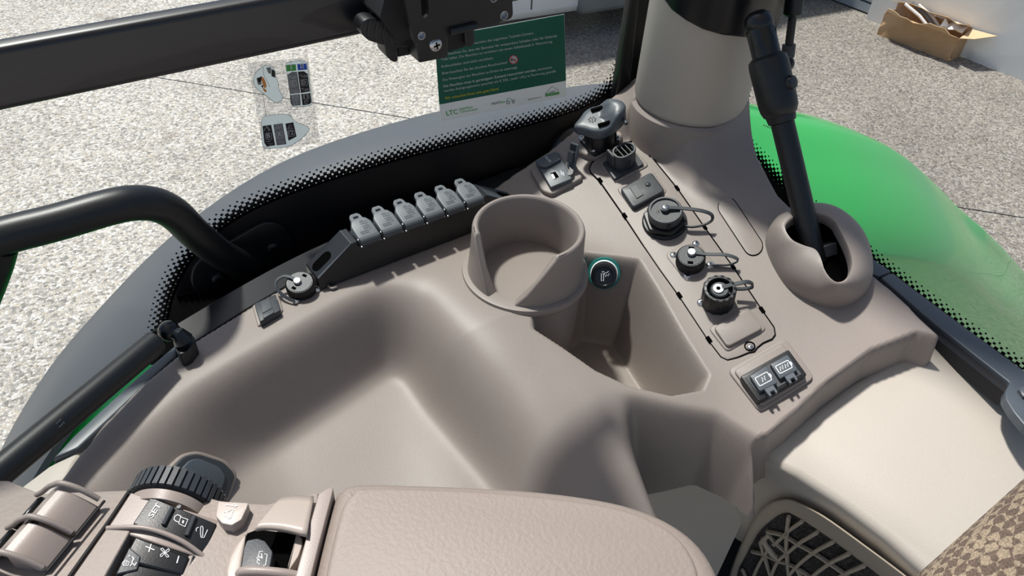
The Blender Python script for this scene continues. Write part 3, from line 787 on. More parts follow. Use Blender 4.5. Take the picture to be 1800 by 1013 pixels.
out = round_poly([(696, -70), (895, -110), (902, 32), (729, 80)], [3, 3, 10, 14], 5)
slot = [(738, -30), (750, -32), (754, 18), (753, 27), (748, 32), (743, 30), (741, 22)]
obj('mounting_plate', hole_plate(bp, out, [circ(741, 63, 6.5), circ(886, 27, 6.5), circ(868, -3, 6), slot], 0, .003), 'black', br, smooth=False, label='perforated black mounting plate')
for (x, y, r) in ((741, 63, 6.5), (886, 27, 6.5), (868, -3, 6)):
    c = bp(x, y, .003); R = np.linalg.norm(bp(x + r, y, .003) - c); hf = Fr(c, (1, 0, 0), bp.n)
    obj('lit_hole_ring', MB().lathe(hf, [(R, -.003), (R, .0002), (R * .86, .0002), (R * .8, -.004), (R * .8, -.012), (R, -.012)], 20), 'steel', br)  # bright steel ring stands in for daylight on the hole's inner wall
obj('lit_slot_lip', MB().grid([[bp(x, y, .0004) for x, y in ((741, 24), (743, 30), (748, 32), (753, 28), (754, 22))], [bp(x, y, -.006) for x, y in ((741, 24), (743, 30), (748, 32), (753, 28), (754, 22))]]), 'steel', br)  # bright strip stands in for the lit lower lip of the slot
b2 = yf(BY - .012)
mb = MB(); slab(mb, b2, [(633, 48), (638, 37), (650, 32), (676, 37), (713, 52), (740, 66), (742, 84), (700, 83), (675, 80), (648, 72), (636, 60)], -.004, .006, r=6, inset=.0008); lv = obj('clamp_lever', mb, 'black', br)
mb = MB()
for k in range(5):
    x = 648 + k * 13.5; line(mb, b2, [(x + 2, 36 + k * 2.4), (x - 2, 58 + k * 2), (x + 1, 72 + k * 2)], 1.6, .0065)
obj('grip_ridge', mb, 'charcoal', lv, smooth=False)
mb = MB(); slab(mb, b2, [(676, 78), (679, 97), (687, 107), (694, 110), (700, 107), (699, 85), (712, 75)], -.008, .004, r=3, inset=.0015); obj('clamp_claw', mb, 'black', br)
mb = MB(); slab(mb, b2, [(700, 100), (740, 92), (740, 60), (700, 70)], -.01, .002); obj('clamp_body', mb, 'black_matte', br)
mb = MB(); slab(mb, b2, [(731, 80), (737, 111), (787, 101), (787, 60), (731, 70)], -.012, .016, r=3, inset=.001); obj('clamp_block', mb, 'black', br)
mb = MB(); slab(mb, b2, [(816, 50), (819, 80), (824, 84), (832, 80), (835, 73), (833, 45)], -.008, .004, r=3, inset=.0015); obj('clamp_claw', mb, 'black', br)
mb = MB(); slab(mb, b2, [(787, 92), (818, 82), (818, 55), (787, 60)], -.01, .0); obj('clamp_body', mb, 'black_matte', br)
mb = MB(); mb.tube([bp(790, 56, .004), bp(838, 45, .004)], .0022, 8); obj('stiffening_bead', mb, 'black', br)
mb = MB(); slab(mb, b2, [(690, -60), (668, 30), (700, 74), (740, 66), (830, 46), (880, 30), (880, -80)], -.012, .012); obj('rail_saddle', mb, 'black_matte', br)
screw(Fr(b2(765, 78, .016), (1, 0, .2), b2.n), .0040, br, 'steel')
# window frame post beside the pillar
fp = MB(); slab(fp, yf(GY - .01), [(1119, -60), (1190, -900), (1206, -900), (1131, -60), (1108, 152), (1098, 186), (1084, 192), (1080, 186)], -.003, .006, inset=.002)
obj('window_post', fp, 'black', label='slim black window post between side glass and beige pillar', cat='window post')
# ------------------------------------------------------------------ tubular handle on the side glass
hd = thing('grab_bar', PY(440, 470, GY), 'bent black tubular handle screwed to the side window', 'handle')
hp = [(-700, 640, .085), (-400, 545, .085), (-190, 480, .085), (-90, 452, .085), (0, 417, .085), (100, 391, .085), (190, 365, .086), (235, 357, .088), (275, 360, .092), (308, 377, .098), (340, 408, .106), (380, 441, .12), (410, 458, .132), (440, 470, .144)]
path = crom([PY(*p) for p in hp], 6)
obj('tube', MB().tube(path, .0128, 24), 'black', hd)
mb = MB(); mb.tube(crom([PY(2, 432, .085), PY(-8, 470, .09), PY(-30, 530, .10)], 5), .0105, 18); obj('side_tube', mb, 'black', hd)
fp_ = yf(GY)
def stadium(a, b, r, n=10):
    a = np.asarray(a, float); b = np.asarray(b, float); d = unit(b - a); nn = np.array([-d[1], d[0]]); th = math.atan2(nn[1], nn[0]); out = []
    for k in range(n + 1): t = th + math.pi * k / n; out.append(a + r * np.array([math.cos(t), math.sin(t)]))
    for k in range(n + 1): t = th + math.pi + math.pi * k / n; out.append(b + r * np.array([math.cos(t), math.sin(t)]))
    return out
mb = MB(); slab(mb, fp_, stadium((378, 490), (474, 434), 42), .001, .006, inset=.0015); pl = obj('mounting_plate', mb, 'black', hd)
mb = MB(); c = PY(432, 470, GY - .006); mb.lathe(Fr(c, (1, 0, 0), (0, -1, 0)), [(.017, 0), (.0165, .003), (.0135, .005)], 28); obj('tube_flange', mb, 'black_gloss', hd)
for q in ((384, 490), (479, 437)): screw(Fr(PY(*q, GY - .006), (1, 0, .3), (0, -1, 0)), .0062, hd, 'black')
# round pad of the glass hinge behind the trailer socket
mb = MB(); mb.lathe(Fr(PY(1003, 262, GY), (1, 0, 0), (0, -1, 0)), [(.031, 0), (.031, .006), (.028, .010), (0, .010)], 48); obj('hinge_disc', mb, 'black_gloss', label='round black hinge disc on the side glass behind the lidded socket', cat='hinge')
# ------------------------------------------------------------------ sill trims
ew = [p for p in EDGE_WIN]
st_ = crom([(p[0], p[1]) for p in EDGE_WIN[3:10]], 6)
mb = MB(); rows = [[], [], [], []]
for i, p in enumerate(st_):
    t = unit(np.array(st_[min(i + 1, len(st_) - 1)]) - np.array(st_[max(i - 1, 0)])); nn = np.array([-t[1], t[0]])
    if nn[1] < 0: nn = -nn
    a = np.array(p) + nn * .0025; b = np.array(p) + nn * .025
    b[1] = min(b[1], GY - .004)
    rows[0].append((*a, -.03)); rows[1].append((*a, -.003)); rows[2].append((*b, .002)); rows[3].append((*b, -.03))
mb.grid(rows); obj('sill_strip', mb, 'black_gloss', label='dark flat trim strip between side glass and console ledge', cat='trim', bevel=.0008)
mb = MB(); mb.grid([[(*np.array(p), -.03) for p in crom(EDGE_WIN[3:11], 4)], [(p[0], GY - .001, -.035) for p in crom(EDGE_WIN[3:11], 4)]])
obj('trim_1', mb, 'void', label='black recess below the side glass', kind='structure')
mb = MB(); slab(mb, zf(-.01), [(308, 606), (311, 626), (215, 716), (138, 788), (92, 806), (130, 765), (235, 668)], -.02, .008, inset=.002)
obj('sill_rail', mb, 'slate', label='blue-grey sill rail beside the lower gas strut', cat='trim')
# rear window trims
tz = zf(0.003)
mb = MB(); slab(mb, tz, [(1490, 425), (1532, 453), (1566, 477), (1546, 486), (1530, 480), (1500, 455)], -.008, .0, inset=.001); obj('rear_seal', mb, 'slate', label='short upper piece of grey rubber seal behind the lever boot', cat='seal')
mb = MB(); slab(mb, tz, [(1548, 488), (1568, 479), (1668, 554), (1800, 651), (1850, 688), (1850, 790), (1800, 746), (1781, 723), (1767, 700), (1768, 686), (1776, 673), (1641, 567)], -.008, .0, r=5, inset=.0015); rs = obj('rear_seal', mb, 'slate', label='long grey rubber seal rail with rounded hinge end at the right edge', cat='seal')
mb = MB(); slab(mb, zf(-.001), [(1530, 494), (1549, 487), (1642, 566), (1776, 672), (1768, 692), (1640, 590), (1570, 530)], -.014, .0); obj('rubber_lip', mb, 'black_matte', rs)
mb = MB(); mb.lathe(Fr(tz(1806, 694, .001), (1, 0, 0), (0, 0, 1)), [(.007, -.002), (.007, .002), (.0055, .003), (0, .003)], 6); obj('hinge_bolt', mb, 'slate', rs)
mb = MB(); mb.grid([[PZ(x, y, -.03) for x, y in ((1385, 345), (1450, 405), (1520, 470), (1600, 545), (1700, 640), (1850, 770))], [np.array([GX - .001, PZ(x, y, -.03)[1] + .02, -.03]) for x, y in ((1385, 345), (1450, 405), (1520, 470), (1600, 545), (1700, 640), (1850, 770))]])
obj('trim_2', mb, 'void', label='near-black sheet for the shade in the gap along the rear glass foot', kind='structure')  # shade of the gap beside the seal is put into this sheet's colour
# ------------------------------------------------------------------ access plate on the deck
plate_px = [(1037, 296), (1041, 287), (1052, 277), (1075, 263), (1098, 252), (1110, 249), (1121, 251), (1131, 259), (1142, 273), (1190, 332), (1237, 399), (1288, 470), (1339, 546), (1360, 576), (1362, 588), (1357, 595), (1341, 602), (1331, 610), (1326, 617), (1316, 619), (1297, 627), (1279, 632), (1268, 627), (1245, 597), (1194, 520), (1160, 473), (1130, 429), (1098, 380), (1055, 318), (1039, 302)]
def grow(pts, d):
    c = np.mean(pts, 0); out = []
    m = len(pts); P = [np.asarray(p, float) for p in pts]
    ar = sum(P[i - 1][0] * P[i][1] - P[i][0] * P[i - 1][1] for i in range(m)); sg = 1 if ar > 0 else -1
    for i in range(m):
        t = P[(i + 1) % m] - P[i - 1]; t = t / (np.linalg.norm(t) + 1e-9); out.append(P[i] + np.array([t[1], -t[0]]) * d * sg)
    return out
plate = thing('access_plate', PD(1200, 440), 'long taupe access plate carrying the row of capped sockets', 'cover plate')
mb = MB(); slab(mb, DK, plate_px, -.003, .0008, inset=.0004); obj('plate', mb, 'taupe', plate, angle=60)
mb = MB(); slab(mb, DK, grow(plate_px, 2.0), -.003, .0000); obj('seam', mb, 'void', plate, smooth=False)
for x, y in ((1055, 318), (1098, 380), (1194, 520), (1246, 598), (1142, 273), (1190, 332), (1238, 400), (1288, 470), (1339, 546)):
    f = Fr(DK(x, y, .0), DK(x + 50, y + 72) - DK(x, y), DECK_N); obj('clip_tab', MB().box(f, -.003, .003, -.0016, .0016, -.002, .0016), 'void', plate, smooth=False)
def pad(pts, r, h, parent, name='raised_pad', inset=.0012, h0=0.0):
    mb = MB(); slab(mb, DK, pts, h0, h, r=r, inset=min(inset, abs(h - h0) * .9)); return obj(name, mb, 'taupe', parent, angle=60)
pad([(1052, 287), (1108, 255), (1142, 290), (1083, 322)], 8, .0022, plate)
pad([(1083, 331), (1146, 297), (1174, 337), (1112, 371)], 8, .0018, plate)
bp_ = pad([(1245, 577), (1311, 536), (1349, 578), (1278, 619)], 9, .0022, plate)
pad([(1254, 575), (1313, 542), (1342, 577), (1279, 610)], 8, .0052, plate, 'blanking_lid', h0=.002)
pad([(1168, 447), (1221, 417), (1262, 468), (1207, 497)], 10, .0016, plate)
sF = Fr(DK(1318, 609, .001), (1, 0, 0), DECK_N); 
obj('screw_recess', MB().lathe(sF, [(.0046, -.002), (.0046, .0004), (.0036, .0004), (.0034, -.0006), (0, -.0006)], 20), 'void', plate, smooth=False)
screw(Fr(DK(1319, 611, .0005), (1, 0, 0), DECK_N), .0026, plate, 'steel')
# stadium inlay and raised charger seat belong to the console
mb = MB(); slab(mb, DK, stadium((1279, 364), (1324, 432), 17.5), -.003, -.0004); obj('inlay_seam', mb, 'void', console, smooth=False)
mb = MB(); slab(mb, DK, stadium((1279, 364), (1324, 432), 16.2), -.003, .0002, inset=.0003); obj('inlay', mb, 'taupe', console, angle=60)
pad([(1278, 650), (1380, 593), (1433, 664), (1336, 725)], 12, .0020, console, 'charger_seat', h0=-.003)
pad([(1289, 651), (1375, 603), (1420, 665), (1338, 714)], 9, .0044, console, 'charger_seat', h0=.0015)

# ------------------------------------------------------------------ slotted power connector
t = thing('power_connector', PD(1096, 290), 'black oval connector with a slotted top on a square flange', 'connector')
mb = MB(); slab(mb, DK, [(1059, 286), (1080, 315), (1132, 288), (1111, 260)], .0, .0048, r=2, inset=.0008); obj('flange', mb, 'charcoal', t)
cF = Fr(DK(1097, 288, .004), DK(1132, 269) - DK(1097, 288), DECK_N)
def oval(a, b, n=8):
    return [np.array([sx * (a - b) + b * math.cos(th), b * math.sin(th)]) for sx, t0 in ((1, -math.pi / 2), (-1, math.pi / 2)) for th in [t0 + math.pi * k / n for k in range(n + 1)]]
mb = MB(); mb.prism(cF, oval(.0118, .0085), 0, .0185, .0008); tw = obj('tower', mb, 'charcoal', t)
mb = MB(); mb.ring_prism(cF, oval(.0122, .0089), oval(.0098, .0066), .0178, .0205); obj('rim', mb, 'charcoal', t, bevel=.0006)
for k in range(4):
    x = -.0069 + k * .0046; hb = .0056 if k in (1, 2) else .0044
    obj('slot', MB().box(cF, x - .0017, x + .0017, -hb, hb, .0185, .0188), 'void', t, smooth=False)
for k in range(3):
    x = -.0046 + k * .0046; obj('slot_rib', MB().box(cF, x - .0004, x + .0004, -.0062, .0062, .0186, .0200), 'charcoal', t, smooth=False)
mb = MB(); mb.prism(cF, oval(.0135, .0102), .008, .0205); mb2 = MB(); mb2.box(cF, -.0136, -.0105, -.0015, .011, .004, .0200); obj('back_hook', mb2, 'charcoal', t, bevel=.001)
mb = MB(); mb.ball(cF(.0118, .006, .018), .0018, 10); obj('hook_pin', mb, 'black', t)
for k in (-1, 1): obj('key_rib', MB().box(cF, k * .0016 - .0005, k * .0016 + .0005, -.0094, -.008, .002, .012), 'charcoal', t, smooth=False)

# ------------------------------------------------------------------ flat rectangular cover
t = thing('blank_cover', PD(1129, 336), 'flat black rectangular rubber cover between the slotted connector and large cap', 'cover')
mb = MB(); slab(mb, DK, [(1089, 331), (1145, 301), (1170, 335), (1113, 366)], .0005, .0062, r=7, inset=.002); obj('lid', mb, 'charcoal', t)
mb = MB(); slab(mb, DK, [(1107, 330), (1118, 324), (1131, 342), (1119, 349)], .005, .0070); obj('raised_square', mb, 'charcoal', t, bevel=.0003)
obj('round_boss', MB().ball(DK(1139, 324, .006), .0030, 14, (1, 1, .5)), 'charcoal', t)

# ------------------------------------------------------------------ round capped sockets
f = Fr(DK(1168, 391, .0008), DK(1205, 370) - DK(1168, 391), DECK_N)
t = thing('capped_socket', f.o, 'largest black round socket cap with hexagonal collar and cross-head screw', 'socket', 'capped sockets on the access plate')
obj('base_ring', MB().lathe(f, [(.0208, -.001), (.0208, .0022), (.0196, .0034), (.0150, .0036)], 44), 'black', t)
hx = round_poly([(.0205 * math.cos(math.pi / 3 * k + .2), .0205 * math.sin(math.pi / 3 * k + .2)) for k in range(6)], .0018, 2)
obj('hex_collar', MB().prism(f, hx, .003, .0085, .001), 'black', t)
obj('cap_body', MB().lathe(f, [(.0145, .008), (.0145, .0105), (.0158, .0108), (.0158, .0185), (.0150, .0195), (.0134, .0195), (.0130, .0178), (0, .0176)], 44), 'charcoal', t)
for a in (0.15, 2.2, 4.3):
    g_ = f.at(0, 0, 0, a); obj('bayonet_lug', MB().box(g_, .0148, .0166, -.0018, .0018, .0098, .0172), 'black', t, bevel=.0003)
obj('mould_mark', MB().lathe(f.at(-.006, .003, .0177), [(.0018, 0), (.0018, .0003), (.0013, .0003), (.0013, 0)], 16), 'black', t, smooth=False)
sc = f.at(.0005, .001, .0176); obj('screw_boss', MB().lathe(sc, [(.0042, 0), (.0040, .0034), (.0030, .0036)], 20), 'charcoal', t); screw(sc.up(.0034), .0034, t, 'steel')
n3 = DECK_N
strap([sc(0, 0, .0034) + n3 * 0, DK(1195, 366, .0205), DK(1230, 370, .019), DK(1250, 377, .016), DK(1251, 388, .011), DK(1235, 396, .008), DK(1213, 399, .0065), DK(1196, 393, .006)], .0034, .0012, n3, t)
def flat_head(fr, r, h, parent, name='cap_rivet', m='steel'):
    return obj(name, MB().lathe(fr, [(r, 0), (r, h * .7), (r * .8, h), (0, h)], 20), m, parent)
f = Fr(DK(1213, 463, .0008), DK(1248, 443) - DK(1213, 463), DECK_N)
t = thing('capped_socket', f.o, 'ribbed black socket cap with flat steel rivet and four flange screws', 'socket', 'capped sockets on the access plate')
obj('cap', knurled(f, .0126, .0, .0125, 50, .00035), 'black', t)
obj('cap_top', MB().lathe(f, [(.0108, .0123), (.0106, .0129), (0, .0129)], 36), 'charcoal', t)
for a in (.9, 4.0): obj('cap_notch', MB().box(f.at(0, 0, 0, a), .0066, .0092, -.0024, .0024, .0122, .0132), 'void', t, smooth=False)
rv = f.at(.0015, .0015, .0127); flat_head(rv, .0040, .0034, t)
strap([rv(0, 0, .0016), DK(1245, 447, .0142), DK(1275, 448, .0135), DK(1294, 454, .011), DK(1296, 460, .007), DK(1280, 466, .004), DK(1262, 466, .003), DK(1249, 466, .0028)], .0030, .0010, n3, t, 'dark_grey')
for x, y in ((1223, 429), (1184, 449), (1208, 486), (1248, 466)): screw(Fr(DK(x, y, .001), (1, .3, 0), DECK_N), .0034, t, 'chrome', 'flange_screw')
f = Fr(DK(1261, 530, .0008), DK(1300, 508) - DK(1261, 530), DECK_N)
t = thing('capped_socket', f.o, 'tall fluted black socket cap with a deep ring and white washer', 'socket', 'capped sockets on the access plate')
pad([(1229, 520), (1245, 498), (1270, 545), (1235, 545)], 8, .0014, plate, 'raised_pad')
obj('barrel', knurled(f, .0139, .0, .0075, 14, .0003, .001), 'black', t)
mb = MB(); rows = []
for r_, z_ in ((.0136, .007), (.0136, .0205), (.0130, .0215), (.0108, .0215), (.0104, .0205), (.0104, .012)):
    rows.append([f((r_ + (.0005 if (k // 3) % 2 and z_ < .021 and r_ > .012 else 0)) * math.cos(2 * math.pi * k / 84), (r_ + (.0005 if (k // 3) % 2 and z_ < .021 and r_ > .012 else 0)) * math.sin(2 * math.pi * k / 84), z_) for k in range(84)])
mb.grid(rows, cu=True); obj('fluted_ring', mb, 'black', t, angle=45)
obj('inner_plug', MB().lathe(f, [(.0104, .0125), (.0080, .0125), (.0078, .0195), (.0068, .0205), (0, .0205)], 36), 'charcoal', t)
rv = f.at(-.001, .0008, .0204); obj('washer', MB().lathe(rv, [(.0044, 0), (.0044, .0014), (.0018, .0014), (.0018, .0006), (0, .0006)], 28), 'white_print', t, angle=30)
obj('rivet_hole', MB().lathe(rv.up(.0008), [(.0018, 0), (.0016, .0004), (0, .0004)], 14), 'void', t)
strap([rv(.003, -.001, .0008), DK(1290, 500, .0215), DK(1312, 496, .021), DK(1322, 499, .018), DK(1322, 505, .014), DK(1308, 508, .012), DK(1292, 508, .0115)], .0034, .0014, n3, t, 'charcoal')
screw(Fr(DK(1232, 532, .001), (1, .3, 0), DECK_N), .0036, t, 'chrome', 'flange_screw')

# ------------------------------------------------------------------ twin charging port
t = thing('charging_port', PD(1360, 665), 'black twin charging port with two flip covers marked by battery symbols', 'charger')
mb = MB(); slab(mb, DK, [(1301, 662), (1386, 614), (1419, 659), (1334, 707)], .003, .0095, r=4, inset=.0012); fbz = obj('frame', mb, 'black', t)
mb = MB(); slab(mb, DK, [(1310, 664), (1382, 623), (1410, 658), (1338, 698)], .009, .0100); obj('face', mb, 'charcoal', t, bevel=.0004)
for k, (q, ic, tb) in enumerate((([(1318, 661), (1348, 643), (1367, 673), (1336, 688)], 1, (1360, 690)), ([(1354, 640), (1385, 624), (1403, 650), (1371, 666)], 2, (1397, 668)))):
    mb = MB(); slab(mb, DK, q, .009, .0142, r=2.5, inset=.001); cv = obj('flip_cover', mb, 'slate', t)
    c = np.mean(q, 0); ux = (np.array(q[1]) - q[0] + np.array(q[2]) - q[3]) / 2; uy = (np.array(q[0]) - q[3] + np.array(q[1]) - q[2]) / 2
    L_ = lambda a, b: tuple(c + ux * a + uy * b)
    pr = MB(); line(pr, DK, round_poly([L_(-.36, -.24), L_(.34, -.24), L_(.34, .24), L_(-.36, .24)], 2, 3), 1.5, .01445, True)
    flat(pr, DK, [L_(.36, -.1), L_(.43, -.1), L_(.43, .1), L_(.36, .1)], .01445)
    for s_ in ([0.0] if ic == 1 else [-.14, .14]):
        line(pr, DK, [L_(s_ - .11, -.13), L_(s_ - .04, .12), L_(s_ + .04, -.12), L_(s_ + .11, .13)], 1.3, .01445)
    obj('battery_symbol', pr, 'white_print', cv, smooth=False)
    hm = MB(); slab(hm, DK, [q[0] + np.array([1, -1]) * 4, q[1] + np.array([-1, -3]), q[1] + np.array([-2, 3]), q[0] + np.array([3, 2])], .008, .0125, r=1.5); obj('hinge', hm, 'black', t, bevel=.0004)
    d1 = (np.array(q[3]) - q[0]); d1 = d1 / np.linalg.norm(d1); e1_ = (np.array(q[2]) - q[3]); e1_ = e1_ / np.linalg.norm(e1_); m0 = (np.array(q[2]) + q[3]) / 2
    T = lambda a, b: m0 + e1_ * a + d1 * b
    mb = MB(); slab(mb, DK, [T(-9, -3), T(9, -3), T(9, 8), T(8.5, 16), T(4, 16), T(4, 9), T(-3, 9), T(-3, 16), T(-8, 16), T(-9, 8)], .0095, .0138); obj('pull_tab', mb, 'slate', cv, bevel=.0005)

# ------------------------------------------------------------------ auxiliary / data port block
ub = MB(); slab(ub, DK, [(930, 296), (990, 262), (1003, 272), (1025, 312), (970, 342), (952, 335)], -.03, .004, r=6, inset=.003); obj('port_housing', ub, 'taupe', console, angle=60)
t = thing('aux_port', PD(975, 300), 'grey-black two-socket port module with one flap shut and one flipped open', 'port')
mb = MB(); slab(mb, DK, [(941, 284), (982, 267), (1006, 314), (968, 330)], .003, .0085, r=3, inset=.001); obj('module', mb, 'slate', t)
mb = MB(); slab(mb, DK, [(940, 282), (977, 265), (986, 280), (960, 294), (947, 292)], .008, .0112, r=2.5, inset=.001); fl = obj('flap', mb, 'slate', t)
pr = MB(); letters(pr, DK, 'AUX', (957, 276), (966, 286), .0115, .0, upv=(.9, -.42)); obj('lettering', pr, 'white_print', fl, smooth=False)
mb = MB(); slab(mb, DK, [(966, 303), (977, 300), (985, 312), (973, 317)], .0085, .0087); us = obj('usb_socket', mb, 'tag_grey', t, smooth=False)
mb = MB(); slab(mb, DK, [(969, 307), (972, 306), (976, 313), (973, 314)], .0087, .009); mb2 = MB(); slab(mb2, DK, [(968, 304.5), (976, 301.5), (983, 311), (974, 315.5)], .0087, .0089); obj('contact_tongue', mb2, 'void', us, smooth=False); obj('contact_gap', mb, 'steel', us, smooth=False)
pr = MB(); line(pr, DK, [(985, 300), (992, 309)], 1.0, .0088); line(pr, DK, [(987, 303), (986, 306), (989, 308)], .9, .0088); line(pr, DK, [(989, 303), (991, 303), (991, 306)], .9, .0088); obj('usb_symbol', pr, 'white_print', t, smooth=False)
# open flap standing up
o_ = DK(1004, 298, .006); fF = Fr(o_, DK(1016, 262, .0) - o_ + DECK_N * .01, unit(np.cross(DK(1016, 262, 0) - o_, DECK_N)))
vd = unit(CAM_C - o_); wv = unit(CAM_R[:, 0] * .9 + CAM_R[:, 1] * -.25)
up_ = unit(-CAM_R[:, 1] + CAM_R[:, 0] * .12 + DECK_N * .8); nf = unit(np.cross(up_, CAM_R[:, 2])); 
fF = Fr(o_, up_, unit(vd * .55 - CAM_R[:, 0] * .8)); of = obj('flap', MB().box(fF, .001, .026, -.0055, .0065, -.0012, .0012), 'slate', t, bevel=.0006)
obj('plug_stub', MB().box(fF, .007, .018, -.004, .004, .001, .0045), 'charcoal', of, bevel=.0005)
for k in range(4): obj('grip_rib', MB().box(fF, .0195 + k * .0015, .0202 + k * .0015, -.0045, .0055, .0012, .0017), 'black', of, smooth=False)
strap([DK(998, 306, .0085), DK(1004, 304, .009), o_ + up_ * .004], .004, .001, n3, t)

# ------------------------------------------------------------------ lidded trailer socket
mb = MB(); slab(mb, DK, [(1000, 250), (1012, 238), (1030, 222), (1060, 205), (1085, 212), (1096, 240), (1075, 262), (1045, 279), (1018, 268), (1004, 262)], -.01, .005, r=8, inset=.004); obj('socket_seat', mb, 'taupe', console, angle=60)
f = Fr(DK(1054, 240, .005), DK(1087, 246) - DK(1054, 240), DECK_N)
t = thing('lidded_socket', f.o, 'large black trailer socket with spring lid and corner screws beside the pillar', 'socket')
sq = [(1017, 243), (1044, 272), (1093, 245), (1066, 217)]
mb = MB(); slab(mb, DK, sq, .003, .0095, r=6, inset=.001); obj('flange', mb, 'black', t)
for x, y in ((1023, 243), (1043, 263), (1086, 243), (1064, 222)): screw(Fr(DK(x, y, .0095), (1, 0, 0), DECK_N), .0035, t, 'steel')
f = Fr(DK(1054, 246, .0095), DK(1090, 226) - DK(1054, 246), DECK_N)
obj('barrel', MB().lathe(f, [(.0155, -.001), (.0158, .014), (.0150, .0155), (.0150, .0165), (.0164, .017), (.0164, .025)], 40), 'black', t)
for a in (3.6, 4.6, 5.6): obj('barrel_rib', MB().box(f.at(0, 0, 0, a), .0150, .0172, -.0008, .0008, .0, .019), 'black', t)
# lid: elongated shell with a raised spring hump at one end
lid = MB(); lr = []; lx = Fr(f(0, 0, .0255), DK(1090, 214) - DK(1030, 232), DECK_N)
outl = []
for k in range(48):
    a = 2 * math.pi * k / 48; r_ = .0178; x = r_ * math.cos(a); y = r_ * math.sin(a)
    if x > 0: x = x * 1.55; y = y * (1 - .18 * min(1, x / .03))
    if x < -.006 : x = x * (1 + .42 * max(0, math.cos(a - math.pi)) ** 14)
    outl.append((x, y))
def hump(x, y): 
    t_ = min(max((x - .004) / .012, 0), 1); return .0095 * t_ * t_ * (3 - 2 * t_)
for sc_, z_ in ((.95, -.006), (1.0, -.004), (1.0, .002), (.97, .0042), (.90, .0052), (.6, .0056), (.3, .0056), (.01, .0056)):
    lr.append([lx(x * sc_, y * sc_, z_ + hump(x * sc_, y * sc_) * (1 if z_ > 0 else .0)) for x, y in outl])
lid.grid(lr, cu=True); ld = obj('lid', lid, 'slate', t, angle=50)
obj('lid_recess', MB().box(lx, -.004, .016, -.0125, -.0092, .0054, .0080), 'void', ld, smooth=False); obj('lid_recess', MB().box(lx, -.004, .016, .0092, .0125, .0054, .0080), 'void', ld, smooth=False)
pr = MB()
for k in range(7):
    a = 2 * math.pi * k / 7; pr.lathe(lx.at(-.0065 + .0032 * math.cos(a), .0032 * math.sin(a), .00565), [(.0011, 0), (.0011, .0003), (.0006, .0003), (.0006, 0)], 10)
pr.lathe(lx.at(-.0065, 0, .00565), [(.0011, 0), (.0011, .0003), (.0006, .0003), (.0006, 0)], 10); obj('pin_symbol', pr, 'charcoal', ld, smooth=False)
obj('hinge_pin', MB().tube([lx(.0225, -.0165, .004), lx(.0225, .0165, .004)], .0020, 12), 'dark_grey', t)

# ------------------------------------------------------------------ lighter on the rear wall of the bin
pc_ = PC(1062, 485); ln = unit((CAM_C - pc_) * np.array([1, 1, .75])); o_ = PDEP(1062, 481, np.dot(pc_ - CAM_C, CAM_R[:, 2]) - .010); f = Fr(o_, (0, 0, 1), ln)
t = thing('cigarette_lighter', o_, 'black cigarette lighter with teal-green ring in the wall of the bin', 'lighter')
obj('teal_ring', MB().lathe(f, [(.0152, -.02), (.0152, -.001), (.0146, .0008), (.0128, .0008), (.0126, -.002)], 40), 'teal_ring', t)
obj('chrome_ring', MB().lathe(f, [(.0128, -.002), (.0127, .0022), (.0118, .003), (.0112, .001)], 40), 'white_print', t)
kn = obj('knob', MB().lathe(f.at(-.0012, 0), [(.0118, .0), (.0118, .0075), (.0108, .0092), (.0088, .0096), (.0082, .0088), (.0, .0088)], 40), 'black_gloss', t)
lf = pl_fn(f.o + f.z * .0090, f.z); pr = MB(); line(pr, lf, [(1057, 481), (1057, 494), (1061, 494), (1061, 481)], 1.3, 0, True); line(pr, lf, [(1058, 478), (1062, 478)], 1.3, 0); line(pr, lf, [(1062, 484), (1063, 480), (1066, 480), (1070, 477)], 1.2, 0); line(pr, lf, [(1064, 487), (1066, 483), (1069, 485), (1071, 481)], 1.2, 0)
obj('cigarette_symbol', pr, 'white_print', kn, smooth=False)

# ------------------------------------------------------------------ strip of six hinged plug covers on the ledge
K0, K1 = PZ(580, 504, .0), PZ(829, 410, .0)
KF = Fr(K0, K1 - K0, (0, 0, 1)); KL = np.linalg.norm(K1 - K0)
t = thing('plug_strip', K0, 'long black connector strip with six grey hinged covers on the ledge', 'connector strip')
xa = KF.loc(PZ(633, 434, .031))[0]; xb = KF.loc(PZ(852, 353, .031))[0]; x_end = KF.loc(PZ(905, 338, .004))[0]
def kz(px, py, z): return KF.loc(PZ(px, py, z))
HB_ = .029; DEP = .027
print('strip', xa, xb, x_end, KL)
mb = MB()
sec = [(xa - .040, 0), (xa - .040, .010), (xa - .006, HB_ + .004), (xa + .001, HB_ + .004), (xa + .001, HB_), (xb - .001, HB_), (xb - .001, HB_ + .004), (xb + .006, HB_ + .004), (xb + .045, .010), (xb + .045, 0)]
rows = [[KF(x, y, z) for x, z in sec] for y in (0.002, DEP)]
rows[0] = [KF(x, .000 if z < .005 else .004, z) for x, z in sec]
mb.grid(rows, cu=True); mb.f.append(tuple(range(len(sec)))); mb.f.append(tuple(len(sec) + i for i in range(len(sec) - 1, -1, -1)))
obj('strip_body', mb, 'black', t, bevel=.0012, angle=30)
